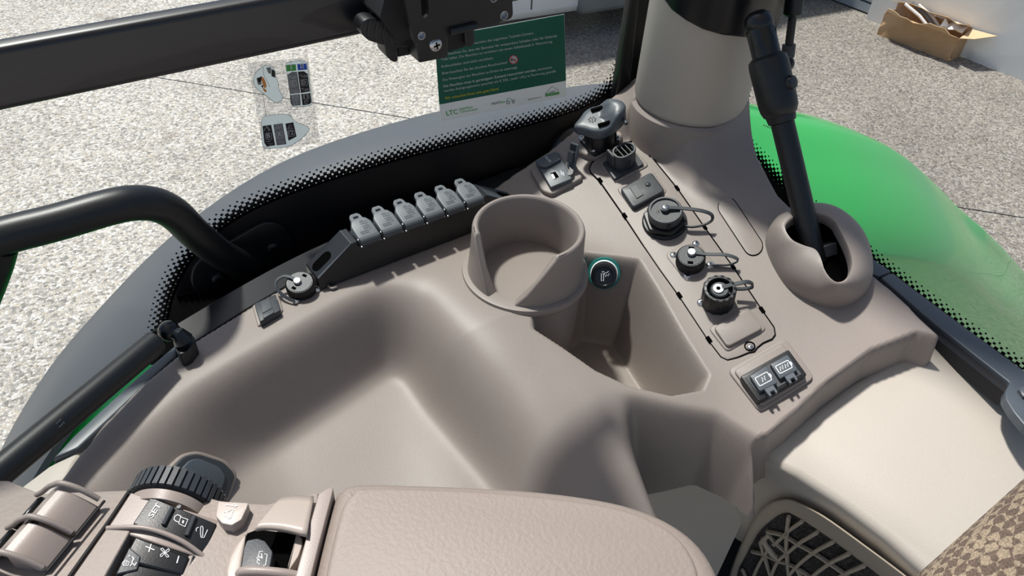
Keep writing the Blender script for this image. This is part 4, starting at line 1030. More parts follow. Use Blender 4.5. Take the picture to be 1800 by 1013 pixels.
# grey ramp faces with bolt recess
for s_, x0, x1 in ((1, xa - .039, xa - .005), (-1, xb + .044, xb + .005)):
    mb = MB(); mb.grid([[KF(x0, .0025, .0106), KF(x0, DEP - .001, .0106)], [KF(x1, .0045, HB_ + .0046), KF(x1, DEP - .001, HB_ + .0046)]]); rp = obj('ramp_face', mb, 'dark_grey', t, smooth=False)
    n_ = unit(np.cross(KF(x0, DEP, .0106) - KF(x0, .002, .0106), KF(x1, .004, HB_ + .0046) - KF(x0, .002, .0106))); n_ = n_ if n_[2] > 0 else -n_
    cc = KF(x0 * .72 + x1 * .28, DEP * .55, .0106 * .72 + (HB_ + .0046) * .28); rf = Fr(cc, KF(x1, 0, HB_) - KF(x0, 0, .01), n_)
    mb = MB(); mb.poly([rf(*p, .0004) for p in oval(.0105, .0052, 10)]); obj('bolt_recess', mb, 'void', rp, smooth=False)
W = (xb - xa) / 6
def cover(k):
    x0 = xa + k * W + .0012; w = W - .0024; cvF = Fr(KF(x0, .002, HB_ + .0015), KF.x, unit(KF.z * .96 - KF.y * .26))
    mb = MB(); P2 = round_poly([(0, .002), (w, .002), (w, .017), (w * .84, .023), (w * .16, .023), (0, .017)], .0015, 2)
    mb.prism(cvF, P2, -.001, .0055, .0012); c = obj('hinged_cover', mb, 'tag_grey', t)
    mb = MB(); O = [(w * .16, .022), (w * .22, .0285), (w * .32, .0305), (w * .62, .0305), (w * .72, .0285), (w * .80, .022)]; I = [(w * .36, .0248), (w * .36, .0262), (w * .38, .0268), (w * .58, .0268), (w * .60, .0262), (w * .60, .0248)]
    mb.ring_prism(cvF, O, I, .001, .0042); obj('pull_loop', mb, 'tag_grey', c, bevel=.0005)
    mb = MB(); mb.tube([cvF(.0005, .0015, .0012), cvF(w - .0005, .0015, .0012)], .0042, 16); obj('hinge_roll', mb, 'dark_grey', c)
    pr = MB(); a = cvF(w * .48, .0185, .0057); put_text(pr, '0110', cvF(w * .46, .0200, .0057), cvF(w * .46, .0100, .0057), cvF.z, 0, 0); put_text(pr, 'LEFO', cvF(w * .80, .0085, .0057), cvF(w * .80, .0185, .0057), cvF.z, 0, 0)
    for q in range(3): pr.box(cvF, w * .22, w * .62, .0055 + q * .0014, .0060 + q * .0014, .0055, .0057)
    obj('embossed_marks', pr, 'slate', c, smooth=False)
    return c
for k in range(6): cover(k)
for k in range(7):
    x = xa + k * W
    for dx, dy, dz in ((-.0013, .0035, .0052), (.0013, .0045, .0052), (-.0018, .0, .0015), (.0018, -.0005, .001)):
        if (k == 0 and dx < 0) or (k == 6 and dx > 0): continue
        obj('hinge_pin', MB().ball(KF(x + dx, dy, HB_ + dz), .0010, 8), 'steel', t)
# low lip around the strip's foot
mb = MB(); mb.tube(crom([PZ(566, 478, .0008), PZ(570, 490, .0008), PZ(577, 503, .0008), PZ(584, 507, .0008), PZ(592, 504, .0008)], 5), .0011, 8); obj('strip_lip', mb, 'taupe', console)
# ------------------------------------------------------------------ small cap and cover on the ledge
LZ = zf(-.001)
f = Fr(LZ(531, 511), (1, 0, 0), (0, 0, 1))
t = thing('capped_socket', f.o, 'small ribbed black socket cap with looped strap on the window ledge', 'socket')
tf = Fr(f.o, (1, 0, 0), unit(np.array([-.12, -.2, 1])))
obj('cap', knurled(tf, .0118, -.002, .012, 46, .00035), 'black', t)
obj('cap_top', MB().lathe(tf, [(.0102, .0118), (.0100, .0126), (0, .0126)], 32), 'dark_grey', t)
for a in (.6, 3.7): obj('cap_notch', MB().box(tf.at(0, 0, 0, a), .0062, .0086, -.0018, .0018, .0122, .0129), 'void', t, smooth=False)
rv = tf.at(-.0015, .0005, .0125); flat_head(rv, .0032, .003, t)
ZF = zf(0)
strap([rv(0, 0, .0012), ZF(512, 488, .0135), ZF(498, 486, .013), ZF(486, 494, .011), ZF(486, 506, .008), ZF(496, 518, .005), ZF(508, 526, .003), ZF(519, 530, .0022)], .0028, .0009, (0, 0, 1), t, 'dark_grey')
for x, y in ((520, 529), (557, 509), (553, 487)): screw(Fr(LZ(x, y, .001), (1, .2, 0), (0, 0, 1)), .0030, t, 'chrome', 'flange_screw')
t = thing('blank_cover', LZ(469, 546), 'small black square switch blank on the window ledge', 'cover')
mb = MB(); slab(mb, LZ, [(443, 537), (489, 514), (498, 546), (453, 574)], -.002, .0012, r=4, inset=.001); obj('seat_rim', mb, 'taupe', t, angle=60)
mb = MB(); slab(mb, LZ, [(447, 534), (484, 517), (493, 545), (457, 566)], .0, .0062, r=2, inset=.001); obj('frame', mb, 'charcoal', t)
mb = MB(); slab(mb, LZ, [(458, 531), (473, 524), (479, 541), (461, 551)], .0055, .0068, r=1.5, inset=.0004); obj('window', mb, 'dark_grey', t)
mb = MB(); slab(mb, LZ, [(461, 552), (480, 542), (482, 549), (463, 560)], .0055, .0072, r=1.5, inset=.0004); obj('latch', mb, 'dark_grey', t)
# ------------------------------------------------------------------ cab shell around the console
mb = MB(); mb.box(WORLD, -1.3, .34, -1.5, .17, 1.45, 1.51); obj('added_ceiling', mb, 'liner', label='unseen grey cab roof added to block light from the sky', kind='structure', smooth=False)  # out of view; added to cut sky fill, high enough to spare the armrest
mb = MB(); mb.box(WORLD, -1.2, .32, -1.2, .15, -.72, -.70); obj('floor', mb, 'black_matte', label='dark cab floor under the console', kind='structure', smooth=False)
mb = MB(); mb.box(WORLD, -1.2, .32, GY, GY + .02, -.72, -.5); mb.box(WORLD, -.25, .32, GY + .006, GY + .02, -.5, -.14); obj('wall_side', mb, 'black_matte', label='cab wall below the side window', kind='structure', smooth=False)
mb = MB(); mb.box(WORLD, GX, GX + .02, -1.2, GY, -.72, -.10); obj('wall_rear', mb, 'black_matte', label='cab wall below the rear window', kind='structure', smooth=False)
# ------------------------------------------------------------------ beige rear trim panel with the air vent
PF = pl_fn(DECK_O - DECK_N * .030, DECK_N)
pan_px = [(1336, 800), (1352, 778), (1400, 742), (1480, 682), (1560, 632), (1664, 588), (1790, 706), (1890, 802), (1970, 912), (2100, 1300), (1960, 1290), (1800, 1160), (1640, 1022), (1560, 950), (1480, 890), (1400, 838)]
pn = thing('rear_cladding', PF(1560, 850), 'broad beige trim panel below the rear window with an air vent', 'trim panel')
mb = MB(); slab(mb, PF, pan_px, -.25, 0, inset=.008); obj('panel', mb, 'beige', pn, angle=70)
c0, c1 = PF(1400, 838), PF(1640, 1022); vn = unit(np.cross(c1 - c0, DECK_N)); vn = vn if vn.dot(CAM_C - c0) > 0 else -vn
VF = pl_fn(c0 + vn * .0005, vn)
ou = crom([(1262, 1100), (1280, 1020), (1300, 962), (1326, 912), (1350, 886), (1378, 877), (1404, 883), (1450, 908), (1520, 958), (1600, 1018), (1680, 1085)], 5)
inn = crom([(1282, 1100), (1295, 1013), (1311, 977), (1336, 934), (1364, 909), (1380, 902), (1396, 906), (1443, 936), (1510, 985), (1570, 1032), (1640, 1095)], 5)
mb = MB(); rows = []
for cr, h in ((ou, -.004), (ou, .003), ([a * .9 + b * .1 for a, b in zip(ou, inn)], .0055), ([a * .72 + b * .28 for a, b in zip(ou, inn)], .0062), ([a * .25 + b * .75 for a, b in zip(ou, inn)], .004), (inn, .002), (inn, -.004)):
    rows.append([VF(x, y, h) for x, y in cr])
mb.grid(rows); vf = obj('vent_frame', mb, 'vent_beige', pn, angle=60)
mb = MB(); mb.poly([VF(x, y, .0006) for x, y in inn]); obj('filter_foam', mb, 'filter_foam', pn, smooth=False)
V6 = lambda x, y: (1260 + x / 6, 860 + y / 6)
bars = [[(760, 290), (738, 500), (740, 700), (770, 1000)], [(530, 450), (700, 490), (860, 585), (1030, 680), (1180, 780), (1340, 890), (1420, 960)], [(900, 340), (770, 430), (690, 510), (600, 590)], [(1060, 455), (870, 570), (740, 680), (640, 770), (540, 1000)],
        [(1230, 555), (1020, 670), (830, 830), (700, 1000)], [(1400, 680), (1180, 790), (960, 960)], [(1560, 805), (1340, 900), (1240, 970)], [(370, 660), (490, 690), (650, 760), (750, 790), (900, 870), (1040, 970)], [(460, 560), (500, 700), (580, 960)], [(540, 640), (430, 830), (360, 1000)], [(530, 470), (620, 570), (730, 670)], [(270, 850), (340, 1000)], [(840, 830), (920, 1000)]]
for b in bars:
    pth = crom([VF(*V6(x, y), .0042) for x, y in b], 4); obj('lattice_bar', MB().tube(pth, 0, flat=(.0030, .0036), up0=vn), 'vent_beige', vf, bevel=.0005)
mb = MB(); mb.tube(crom([VF(*V6(x, y), .003) for x, y in ((490, 530), (520, 590), (600, 690), (660, 730))], 4), [.003] * 5 + [.0036] * 8, 12); obj('latch', mb, 'vent_beige', vf)
mb = MB(); slab(mb, VF, [V6(440, 560), V6(520, 485), V6(545, 520), V6(470, 600)], .002, .0065); obj('latch_tab', mb, 'vent_beige', vf, bevel=.0006)
# lower trim under the console front
a_, b_ = PZ(1000, 900, -.17) + np.array([.01, .02, 0]), PZ(1345, 862, -.17) + np.array([.004, .012, 0])
lt = MB(); lt.grid([[a_ + np.array([0, 0, .03]), b_ + np.array([0, 0, .03])], [a_ + np.array([.0, 0, -.35]), b_ + np.array([.0, 0, -.35])]])
obj('lower_trim', lt, 'beige', label='shaded beige lower trim under the console front', cat='trim panel', solid=.004, smooth=False)
# beige piece at the far left
lb_ = MB(); slab(lb_, zf(-.006), [(28, 860), (84, 818), (150, 782), (135, 812), (112, 862), (60, 925), (10, 920)], -.05, 0, inset=.004); obj('sill_panel', lb_, 'beige', label='small beige trim piece below the sill at the far left', cat='trim panel')
# flush black lid in the tray behind the thumb wheel
pc_ = PC(368, 838); nn_ = surf_n(pc_, .02); TF = pl_fn(pc_ + nn_ * .006, nn_)
t = thing('tray_lid', pc_, 'black rounded flip lid set in the tray behind the thumb wheel', 'lid')
mb = MB(); slab(mb, TF, [(296, 822), (322, 797), (350, 792), (398, 808), (420, 832), (402, 890), (330, 905), (296, 880)], -.012, .001, r=12, inset=.002); obj('seat_rim', mb, 'taupe', t, angle=60)
mb = MB(); slab(mb, TF, [(303, 822), (324, 802), (348, 797), (394, 812), (415, 834), (398, 885), (335, 898), (303, 876)], -.004, .003, r=10, inset=.0015); obj('frame', mb, 'charcoal', t, angle=60)
mb = MB(); slab(mb, TF, [(318, 826), (335, 808), (352, 806), (386, 821), (398, 838), (386, 875), (340, 888), (318, 870)], .002, .0045, r=8, inset=.001); obj('lid', mb, 'slate', t, angle=60)

# ------------------------------------------------------------------ armrest
AZ = 0.09
AF = zf(AZ)
am = thing('armrest', AF(700, 1000), 'padded taupe armrest with grained top running to the lower edge', 'armrest')
pad_px = [(520, 1160), (548, 1010), (580, 880), (596, 852), (630, 840), (720, 841), (850, 846), (960, 854), (1060, 868), (1130, 886), (1190, 914), (1236, 952), (1268, 1005), (1285, 1070), (1290, 1250), (900, 1300), (520, 1300)]
mb = MB(); slab(mb, zf(AZ), crom(pad_px, 4, True), -.05, .012, inset=.010); obj('pad', mb, 'pad_taupe', am, angle=70)
mb = MB(); slab(mb, zf(AZ), crom([(545, 1160), (572, 1010), (598, 900), (618, 868), (650, 856), (850, 862), (1050, 884), (1150, 915), (1210, 965), (1235, 1050), (1240, 1250), (900, 1280), (560, 1280)], 4, True), .0, .0145, inset=.0026); obj('pad_crown', mb, 'pad_taupe', am, angle=75)
mb = MB(); slab(mb, AF, [(560, 868), (580, 856), (586, 858), (584, 868), (560, 960), (535, 1060), (515, 1140), (485, 1140), (520, 1010), (545, 920)], -.04, .012, r=4, inset=.002); obj('side_rail', mb, 'taupe_smooth', am, angle=60)
# ------------------------------------------------------------------ control pod of the armrest
pod = thing('control_pod', AF(300, 980), 'taupe armrest control pod with thumb wheel, keys and rockers', 'control panel')
base_px = [(-80, 1160), (-80, 846), (14, 845), (70, 868), (225, 862), (300, 856), (384, 880), (415, 884), (470, 887), (500, 878), (560, 866), (520, 1160)]
mb = MB(); slab(mb, AF, base_px, -.05, .0, r=4, inset=.003); obj('housing', mb, 'pad_taupe', pod, angle=60)
# rockers
def SK(A, U, V):
    A, U, V = np.asarray(A), np.asarray(U), np.asarray(V)
    return lambda u, v, h=0.0: A + U * u + V * v + np.array([0, 0, h])
A_ = AF(176, 884, .004); U_ = AF(62, 868, .004) - AF(176, 884, .004); V_ = AF(78, 1004, .004) - AF(176, 884, .004)
sk = SK(A_, U_, V_)
prof = [(.0, .0), (.12, .004), (.25, .0075), (.38, .0095), (.5, .010), (.58, .0085), (.72, .005), (.86, .0), (1.0, -.004)]
def rocker(v0, v1, lift, name, mt, u0=0.0, u1=1.0, parent=pod):
    mb = MB(); us = [p for p in prof if u0 <= p[0] <= u1]
    top = crom([(u, h) for u, h in us], 4)
    rows = [[sk(u, v, h + lift) for u, h in top] for v in (v0, v1)]
    rows = [[sk(u, v0, -.012) for u, h in top]] + rows + [[sk(u, v1, -.012) for u, h in top]]
    mb.grid(rows); return obj(name, mb, mt, parent, bevel=.0008, angle=40)
for i, (v0, v1) in enumerate(((.045, .46), (.54, .96))):
    r_ = rocker(v0, v1, .0, 'rocker', 'taupe_smooth', 0, .52)
    mb = MB(); tp = crom([(.5, .0095), (.6, .0088), (.72, .0045), (.86, -.002), (.98, -.006)], 4); mb.grid([[sk(u, v, h - .001) for u, h in tp] for v in (v0, v1)]); obj('rocker_grip', mb, 'taupe', r_, solid=.002)
    mb = MB(); mb.grid([[sk(u, v, h) for u, h in ((.86, .001), (.94, -.001), (1.04, -.005))] for v in (v0, v1)]); obj('rocker_lip', mb, 'black_gloss', r_, solid=.002)
for v in (-.01, .5, 1.0):
    pth = crom([sk(u, v, h + .0025) for u, h in prof], 4); obj('rocker_divider', MB().tube(pth, .0014, 10), 'taupe', pod)
mb = MB(); mb.tube([sk(-.05, -.03, .0005), sk(-.05, 1.06, .0005)], .0007, 8); obj('rocker_seam', mb, 'black_matte', pod)
mb = MB(); mb.tube([AF(228, 862, .001), AF(190, 918, .001), AF(120, 1016, .001), AF(90, 1060, .001)], .0009, 8); obj('housing_seam', mb, 'black_matte', pod)
# barrel-shaped key block: height follows the distance across it
kA, kB = AF(228, 895, .004), AF(372, 945, .004); kU = unit(kB - kA); kL = np.linalg.norm(kB - kA)
def barrel_h(p):
    u = (np.dot(p - kA, kU)) / kL; return .0085 - .011 * max(-.3, u - .22) ** 2 * 1.6 if u > .22 else .0085 - .004 * (u - .22) ** 2
class _KB: 
    n = np.array([0, 0, 1.0])
    def __call__(s, px, py, h=0.0):
        z = AZ + .006
        for _ in range(5): p = PZ(px, py, z); z = AZ + barrel_h(p) + h
        return PZ(px, py, z)
KB = _KB()
def kslab(name, pts, h1, m, parent, depth=.012, r=0, nn=5, bev=.0006):
    """key cap following the barrel: subdivided outline, top fan from a denser grid"""
    q = [np.asarray(p, float) for p in pts]            # four corners, a-b-c-d
    mb = MB(); N1, N2 = 12, 3; T = []
    for j in range(N2 + 1):
        v = j / N2; T.append([(q[0] * (1 - u) + q[1] * u) * (1 - v) + (q[3] * (1 - u) + q[2] * u) * v for u in [i / N1 for i in range(N1 + 1)]])
    top = [[KB(*p, h1) for p in row] for row in T]; mb.grid(top)
    rim = top[0] + [r_[-1] for r_ in top[1:]] + top[-1][::-1][1:] + [r_[0] for r_ in top[::-1][1:-1]]
    mb.grid([rim, [p - np.array([0, 0, depth]) for p in rim]], cu=True)
    return obj(name, mb, m, parent, bevel=bev, angle=40)
kslab('key_frame', [(230, 866), (386, 915), (362, 984), (190, 928)], .0, 'taupe_smooth', pod, .02)
blk = kslab('key_block', [(265, 873), (381, 921), (361, 975), (233, 921)], .0012, 'black', pod, .01)
for a, b in (((303, 892), (287, 923)), ((342, 908), (328, 942))):
    mb = MB(); mb.tube([KB(*a, .0022), KB(*b, .0022)], .0011, 8); obj('divider_bar', mb, 'charcoal', blk)
pr = MB(); letters(pr, KB, 'SET', (268, 911), (284, 888), .0016, .012, upv=(-.62, -.35)); obj('set_lettering', pr, 'white_print', blk, smooth=False)
C3 = lambda x, y: (180 + x * .2102, 800 + y * .2102)
pr = MB(); line(pr, KB, [C3(655, 520), C3(715, 540), C3(690, 600), C3(638, 575)], 1.5, .0016, True); line(pr, KB, [C3(660, 515), C3(630, 500), C3(605, 515), C3(600, 540), C3(615, 555), C3(640, 562)], 1.5, .0016); flat(pr, KB, [C3(672, 545), C3(684, 550), C3(678, 575), C3(664, 568)], .0016); obj('lock_symbol', pr, 'white_print', blk, smooth=False)
pr = MB(); line(pr, KB, [C3(825, 690), C3(820, 660), C3(822, 600), C3(835, 595), C3(842, 610), C3(838, 680), C3(828, 692), C3(850, 690), C3(880, 625)], 1.3, .0016); line(pr, KB, [C3(785, 640), C3(785, 615), C3(805, 605)], 1.2, .0016); obj('arm_symbol', pr, 'white_print', blk, smooth=False)
obj('indicator_dot', MB().lathe(Fr(KB(*C3(640, 435), .0013), (1, 0, 0), (0, 0, 1)), [(.0013, 0), (.0011, .0004), (0, .0005)], 12), 'charcoal', blk)
# second block
kslab('key_frame', [(186, 931), (232, 927), (170, 1040), (110, 1040)], .001, 'pad_taupe', pod, .02)
mb = MB(); mb.tube(crom([KB(188, 929, .0005), KB(232, 927, .002), KB(270, 932, .0024), (KB(320, 952, .002)), KB(364, 983, .001)], 5), .0012, 10); obj('frame_rib', mb, 'taupe_smooth', pod)
b2k = kslab('key_block', [(240, 939), (362, 986), (338, 1050), (190, 1040)], -.0012, 'black', pod, .012)
k2 = kslab('fan_key', [(238, 942), (333, 979), (322, 1012), (215, 985)], .0006, 'black', b2k, .003, bev=.001)
pr = MB(); line(pr, KB, [C3(360, 765), C3(435, 795)], 1.9, .001); line(pr, KB, [C3(408, 745), C3(388, 812)], 1.9, .001); line(pr, KB, [C3(640, 845), C3(622, 905)], 2.2, .001); obj('plus_minus', pr, 'white_print', k2, smooth=False)
pr = MB()
for k in range(4):
    a = math.pi / 2 * k + .4; cxy = np.array(C3(522, 818)); d = np.array([math.cos(a), math.sin(a)]) * 6; e = np.array([-d[1], d[0]]) * .55
    line(pr, KB, crom([cxy, cxy + d * .7 + e * .3, cxy + d * 1.5 + e, cxy + d * 1.1 + e * 1.7, cxy + d * .4 + e * 1.0], 4, True), 1.1, .001, True)
obj('fan_symbol', pr, 'white_print', k2, smooth=False)
k3 = kslab('defrost_key', [C3(225, 770), C3(320, 850), C3(290, 960), C3(110, 1000)], .0012, 'charcoal', b2k, .003)
pr = MB(); line(pr, KB, [C3(165, 905), C3(190, 880), C3(222, 895), C3(215, 925), C3(180, 925)], 1.2, .0016, True)
for k in range(3): line(pr, KB, [C3(183 + k * 12, 890), C3(178 + k * 12, 918)], .9, .0016)
line(pr, KB, [C3(250, 850), C3(262, 870), C3(245, 900), C3(270, 925), C3(285, 900)], 2.0, .0016); line(pr, KB, [C3(222, 850), C3(228, 840)], 2.0, .0016); line(pr, KB, [C3(232, 930), C3(246, 912)], 1.8, .0016); obj('defrost_symbol', pr, 'white_print', k3, smooth=False)
k4 = kslab('beacon_key', [C3(755, 835), C3(868, 885), C3(850, 1040), C3(685, 1013)], .0004, 'black', b2k, .003)
pr = MB(); line(pr, KB, [C3(770, 970), C3(805, 985)], 1.6, .001); line(pr, KB, [C3(780, 965), C3(790, 925), C3(815, 935), C3(800, 978)], 1.2, .001, True); line(pr, KB, [C3(800, 940), C3(795, 970)], .9, .001)
for a, b in (((770, 880), (785, 910)), ((800, 880), (803, 910)), ((750, 900), (775, 920)), ((738, 945), (770, 940)), ((745, 975), (768, 958)), ((830, 925), (822, 930))): line(pr, KB, [C3(*a), C3(*b)], 1.1, .001)
obj('beacon_symbol', pr, 'white_print', k4, smooth=False)
kslab('lower_key', [C3(310, 925), C3(690, 1010), C3(680, 1100), C3(120, 1030)], .0002, 'black', b2k, .003)
# thumb wheel: ribbed drum whose axis lies along the pod
wa, wb = AF(212, 868, .002), AF(368, 898, .002); ax = unit((AF(235, 838, .002) - AF(216, 874, .002)) * np.array([1, 1, 0])); wx = unit((wb - wa) - ax * np.dot(wb - wa, ax)); hc_ = np.linalg.norm(np.dot(wb - wa, wx)) / 2
WR = .0225; mid = (wa + wb) / 2; mid = wa + wx * hc_; cz_ = mid[2] + .0105 - WR
wc = np.array([mid[0], mid[1], cz_]); WFr = Fr(wc, wx, ax); wl = .0128
print('wheel half chord', hc_)
t_ = obj('thumb_wheel', MB().lathe(WFr, [(.020, -.0005), (WR - .0016, .0), (WR - .0006, .001), (WR - .0006, wl - .002), (WR - .003, wl), (.010, wl)], 72), 'black', pod, label='ribbed black thumb wheel')
rb = MB(); rb.box(WORLD, -.0013, .0013, -.0012, .0011, .0006, wl - .0018); rbm = rb.mesh('wheel_rib', False); rbm.materials.append(M['charcoal'])
for k in range(40):
    a = 2 * math.pi * k / 40; f = Fr(WFr((WR) * math.cos(a), WR * math.sin(a), 0), -WFr.x * math.sin(a) + WFr.y * math.cos(a), ax); o = bpy.data.objects.new('wheel_rib', rbm); COL.objects.link(o); o.parent = t_
    y_ = np.cross(f.z, f.x); o.matrix_basis = Matrix(((f.x[0], -y_[0], f.z[0], f.o[0]), (f.x[1], -y_[1], f.z[1], f.o[1]), (f.x[2], -y_[2], f.z[2], f.o[2]), (0, 0, 0, 1)))
hs = MB(); hs.lathe(WFr, [(.012, -.0065), (WR - .002, -.006), (WR - .001, -.0012), (WR - .006, -.0005)], 72, *((0.05, math.pi - .05) if WFr.y[2] > 0 else (-math.pi + .05, -.05))); obj('wheel_shroud', hs, 'taupe_smooth', pod, angle=60)
# symbol tab
C4 = lambda x, y: (380 + x * .1806, 830 + y * .1806)
mb = MB(); slab(mb, AF, [C4(20, 285), C4(315, 300), C4(300, 345), C4(245, 465), C4(150, 520), C4(55, 500), C4(-5, 430)], -.01, .0065, r=3, inset=.001); tb = obj('symbol_tab', mb, 'pale_taupe', pod, label='pale tab with bucket symbol')
pr = MB(); line(pr, AF, [C4(65, 395), C4(90, 388), C4(135, 432), C4(122, 447), C4(80, 420)], 1.3, .0068, True); line(pr, AF, [C4(110, 448), C4(140, 452), C4(168, 360), C4(130, 372), C4(105, 388)], 1.2, .0068); line(pr, AF, [C4(85, 320), C4(205, 332)], 1.2, .0068); line(pr, AF, [C4(178, 310), C4(208, 330), C4(172, 345)], 1.2, .0068); obj('bucket_symbol', pr, 'white_print', tb, smooth=False)
# shift paddle
mb = MB(); back = crom([C4(600, 270), C4(660, 242), C4(800, 228), C4(950, 235)], 4); front = crom([C4(375, 545), C4(470, 535), C4(650, 550), C4(880, 605)], 4)
rows = []
for j in range(7):
    v = j / 6; h = .004 + .012 * math.sin(v * math.pi / 2); rows.append([AF(*(b * (1 - v) + f * v), h) for b, f in zip(back, front)])
hood = MB(); hood.grid(rows); pdl = obj('paddle_hood', hood, 'beige', pod, solid=.0025, label='pale paddle hood'); pdl.data.materials.clear(); pdl.data.materials.append(M['pale_taupe'])
mb = MB(); slab(mb, AF, [C4(300, 600), C4(400, 560), C4(650, 590), C4(880, 640), C4(800, 1000), C4(500, 1010), C4(230, 980)], -.02, .0008); obj('recess', mb, 'void', pod, smooth=False)  # black slab: shade under the hood is put into its colour
mb = MB(); cr = [C4(290, 600), C4(200, 700), C4(130, 830), C4(98, 960), C4(98, 1060), C4(230, 1060), C4(235, 960), C4(250, 850), C4(270, 740)]; slab(mb, AF, cr, -.01, .0025, inset=.001); obj('paddle_cheek', mb, 'pale_taupe', pod, angle=60)
mb = MB(); slab(mb, AF, [C4(780, 605), C4(835, 640), C4(835, 720), C4(800, 820), C4(690, 985), C4(700, 900), C4(745, 740)], -.005, .008, r=3, inset=.0012); obj('paddle_lever', mb, 'pale_taupe', pod, angle=60)
mb = MB(); slab(mb, AF, [C4(300, 665), C4(400, 645), C4(475, 670), C4(550, 775), C4(520, 950), C4(235, 965), C4(270, 740)], -.004,   .009, r=3, inset=.0015); iv = obj('gear_button', mb, 'charcoal', pod, angle=60)
pr = MB(); letters(pr, AF, 'IV', C4(420, 868), C4(470, 822), .0092, .01, upv=(-.45, -.55)); line(pr, AF, [C4(455, 775), C4(425, 770), C4(410, 815), C4(398, 880), C4(425, 900)], 1.1, .0092); line(pr, AF, [C4(470, 795), C4(497, 805), C4(480, 905), C4(455, 912)], 1.1, .0092); obj('gear_symbol', pr, 'white_print', iv, smooth=False)
mb = MB(); mb.tube(crom([AF(*C4(225, 1000), .006), AF(*C4(260, 968), .008), AF(*C4(420, 965), .009), AF(*C4(640, 985), .008), AF(*C4(780, 1010), .006)], 4), .0022, 12); obj('paddle_bar', mb, 'taupe_smooth', pod)
# ------------------------------------------------------------------ seat bolster
se = thing('driver_seat', PDEP(1900, 1131, .34) - np.array([0, 0, .07]), 'brown checked fabric seat edge in the lower right corner', 'seat')
pts = [PDEP(1900 + k * 62, 1131 - k * 56, .34) for k in range(-3, 7)]
obj('bolster', MB().tube(crom(pts, 3), [.045] * 2 + [.058] * 3 + [.0615] * 18 + [.06] * 5, 40), 'seat_fabric', se)
# ------------------------------------------------------------------ notice on the side glass
SG = yf(GY - .0004)
nt_ = thing('rental_notice', SG(880, 190), 'green and white German rental notice sticker on the side window', 'sticker')
q = [(764, 66), (992, 25), (995.5, 169), (775, 213)]
mb = MB(); slab(mb, SG, q, .0, .0006); obj('paper', mb, 'notice_white', nt_, smooth=False)
mb = MB(); flat(mb, SG, [(764, 66), (991.6, 25), (995, 142), (772, 184)], .0009); obj('green_field', mb, 'notice_green', nt_, smooth=False)
N2 = lambda x, y: (740 + x * .2073, 10 + y * .2073)
pr = MB(); H = .0012; UPV = None
for s_, a, b, bo in (('Sie benutzen eine Mietmaschine des Lagerhaus Technik-Centers.', (163, 376), (958, 240), .004), ('Bitte beachten Sie, dass der Benutzer für entstandene Schäden oder für fehlende', (168, 428), (1155, 264), .004), ('Teile haftet. Die Maschine ist versichert mit einem Selbstbehalt lt. Mietvertrag.', (172, 468), (1118, 312), .004),
                     ('Reifenschäden sind nicht versichert.', (175, 527), (617, 452), .004), ('Bitte beachten Sie das absolute Rauchverbot!', (180, 585), (733, 490), .004), ('Die Weitergabe der Maschine an Dritte ist untersagt.', (187, 641), (820, 530), .004),
                     ('Die Maschine muss in gereinigtem Zustand retourniert werden,', (192, 695), (982, 554), .016), ('ansonsten', (990, 552), (1112, 531), .004), ('werden Reinigungskosten pauschal mit € 350,- (exkl. USt.) in Rechnung gestellt.', (196, 734), (1150, 562), .004)):
    letters(pr, SG, s_, N2(*a), N2(*b), H, bo)
obj('white_lettering', pr, 'film_white', nt_, smooth=False)
pr = MB(); letters(pr, SG, 'Wir wünschen Ihnen eine gute Fahrt!', N2(205, 797), N2(660, 714), H, .014); obj('yellow_lettering', pr, 'film_yellow', nt_, smooth=False)
pr = MB(); letters(pr, SG, 'LTC', N2(218, 934), N2(315, 917), H, .012); letters(pr, SG, 'Lagerhaus', N2(326, 886), N2(440, 866), H, .01); letters(pr, SG, 'TechnikCenter', N2(329, 911), N2(487, 884), H, .01); obj('green_lettering', pr, 'green_print', nt_, smooth=False)
pr = MB(); letters(pr, SG, 'flex', N2(664, 832), N2(716, 822), H, .006); obj('flex_lettering', pr, 'green_print', nt_, smooth=False)
pr = MB(); line(pr, SG, [N2(728, 806), N2(732, 788), N2(758, 784), N2(764, 804), N2(790, 798), N2(794, 806)], 1.0, H); obj('tractor_mark', pr, 'green_print', nt_, smooth=False)
pr = MB(); flat(pr, SG, [N2(1054, 748), N2(1172, 730), N2(1173, 752), N2(1056, 772)], H); obj('house_base', pr, 'green_print', nt_, smooth=False)
pr = MB(); letters(pr, SG, 'rent', N2(600, 843), N2(660, 832), H, .006); letters(pr, SG, 'lagerhaustc.at', N2(908, 803), N2(1020, 780), H, .002)
line(pr, SG, [N2(1060, 742), N2(1112, 684), N2(1168, 722)], .7, H); line(pr, SG, [N2(1056, 742), N2(1056, 772)], .6, H); letters(pr, SG, 'UNSER', N2(1088, 741), N2(1138, 731), H, .004)
for cx_, r_ in ((739, 13), (783, 10)): line(pr, SG, [N2(cx_ + r_ * math.cos(a * .5236), 820 - (cx_ - 739) * .08 + r_ * math.sin(a * .5236)) for a in range(12)], 1.0, H, True)
obj('dark_marks', pr, 'black_print', nt_, smooth=False)
pr = MB(); flat(pr, SG, [N2(*p) for p in circ(785, 458, 37, 20)], H); letters(pr, SG, 'LAGERHAUS', N2(1066, 764), N2(1160, 748), H + .0002, .004); sgn = obj('no_smoking_sign', pr, 'film_white', nt_, smooth=False)
pr = MB(); line(pr, SG, [N2(*p) for p in circ(785, 458, 35, 20)], 1.3, H + .0003, True); line(pr, SG, [N2(760, 434), N2(811, 482)], 1.2, H + .0003); obj('red_ring', pr, 'red_print', sgn, smooth=False)
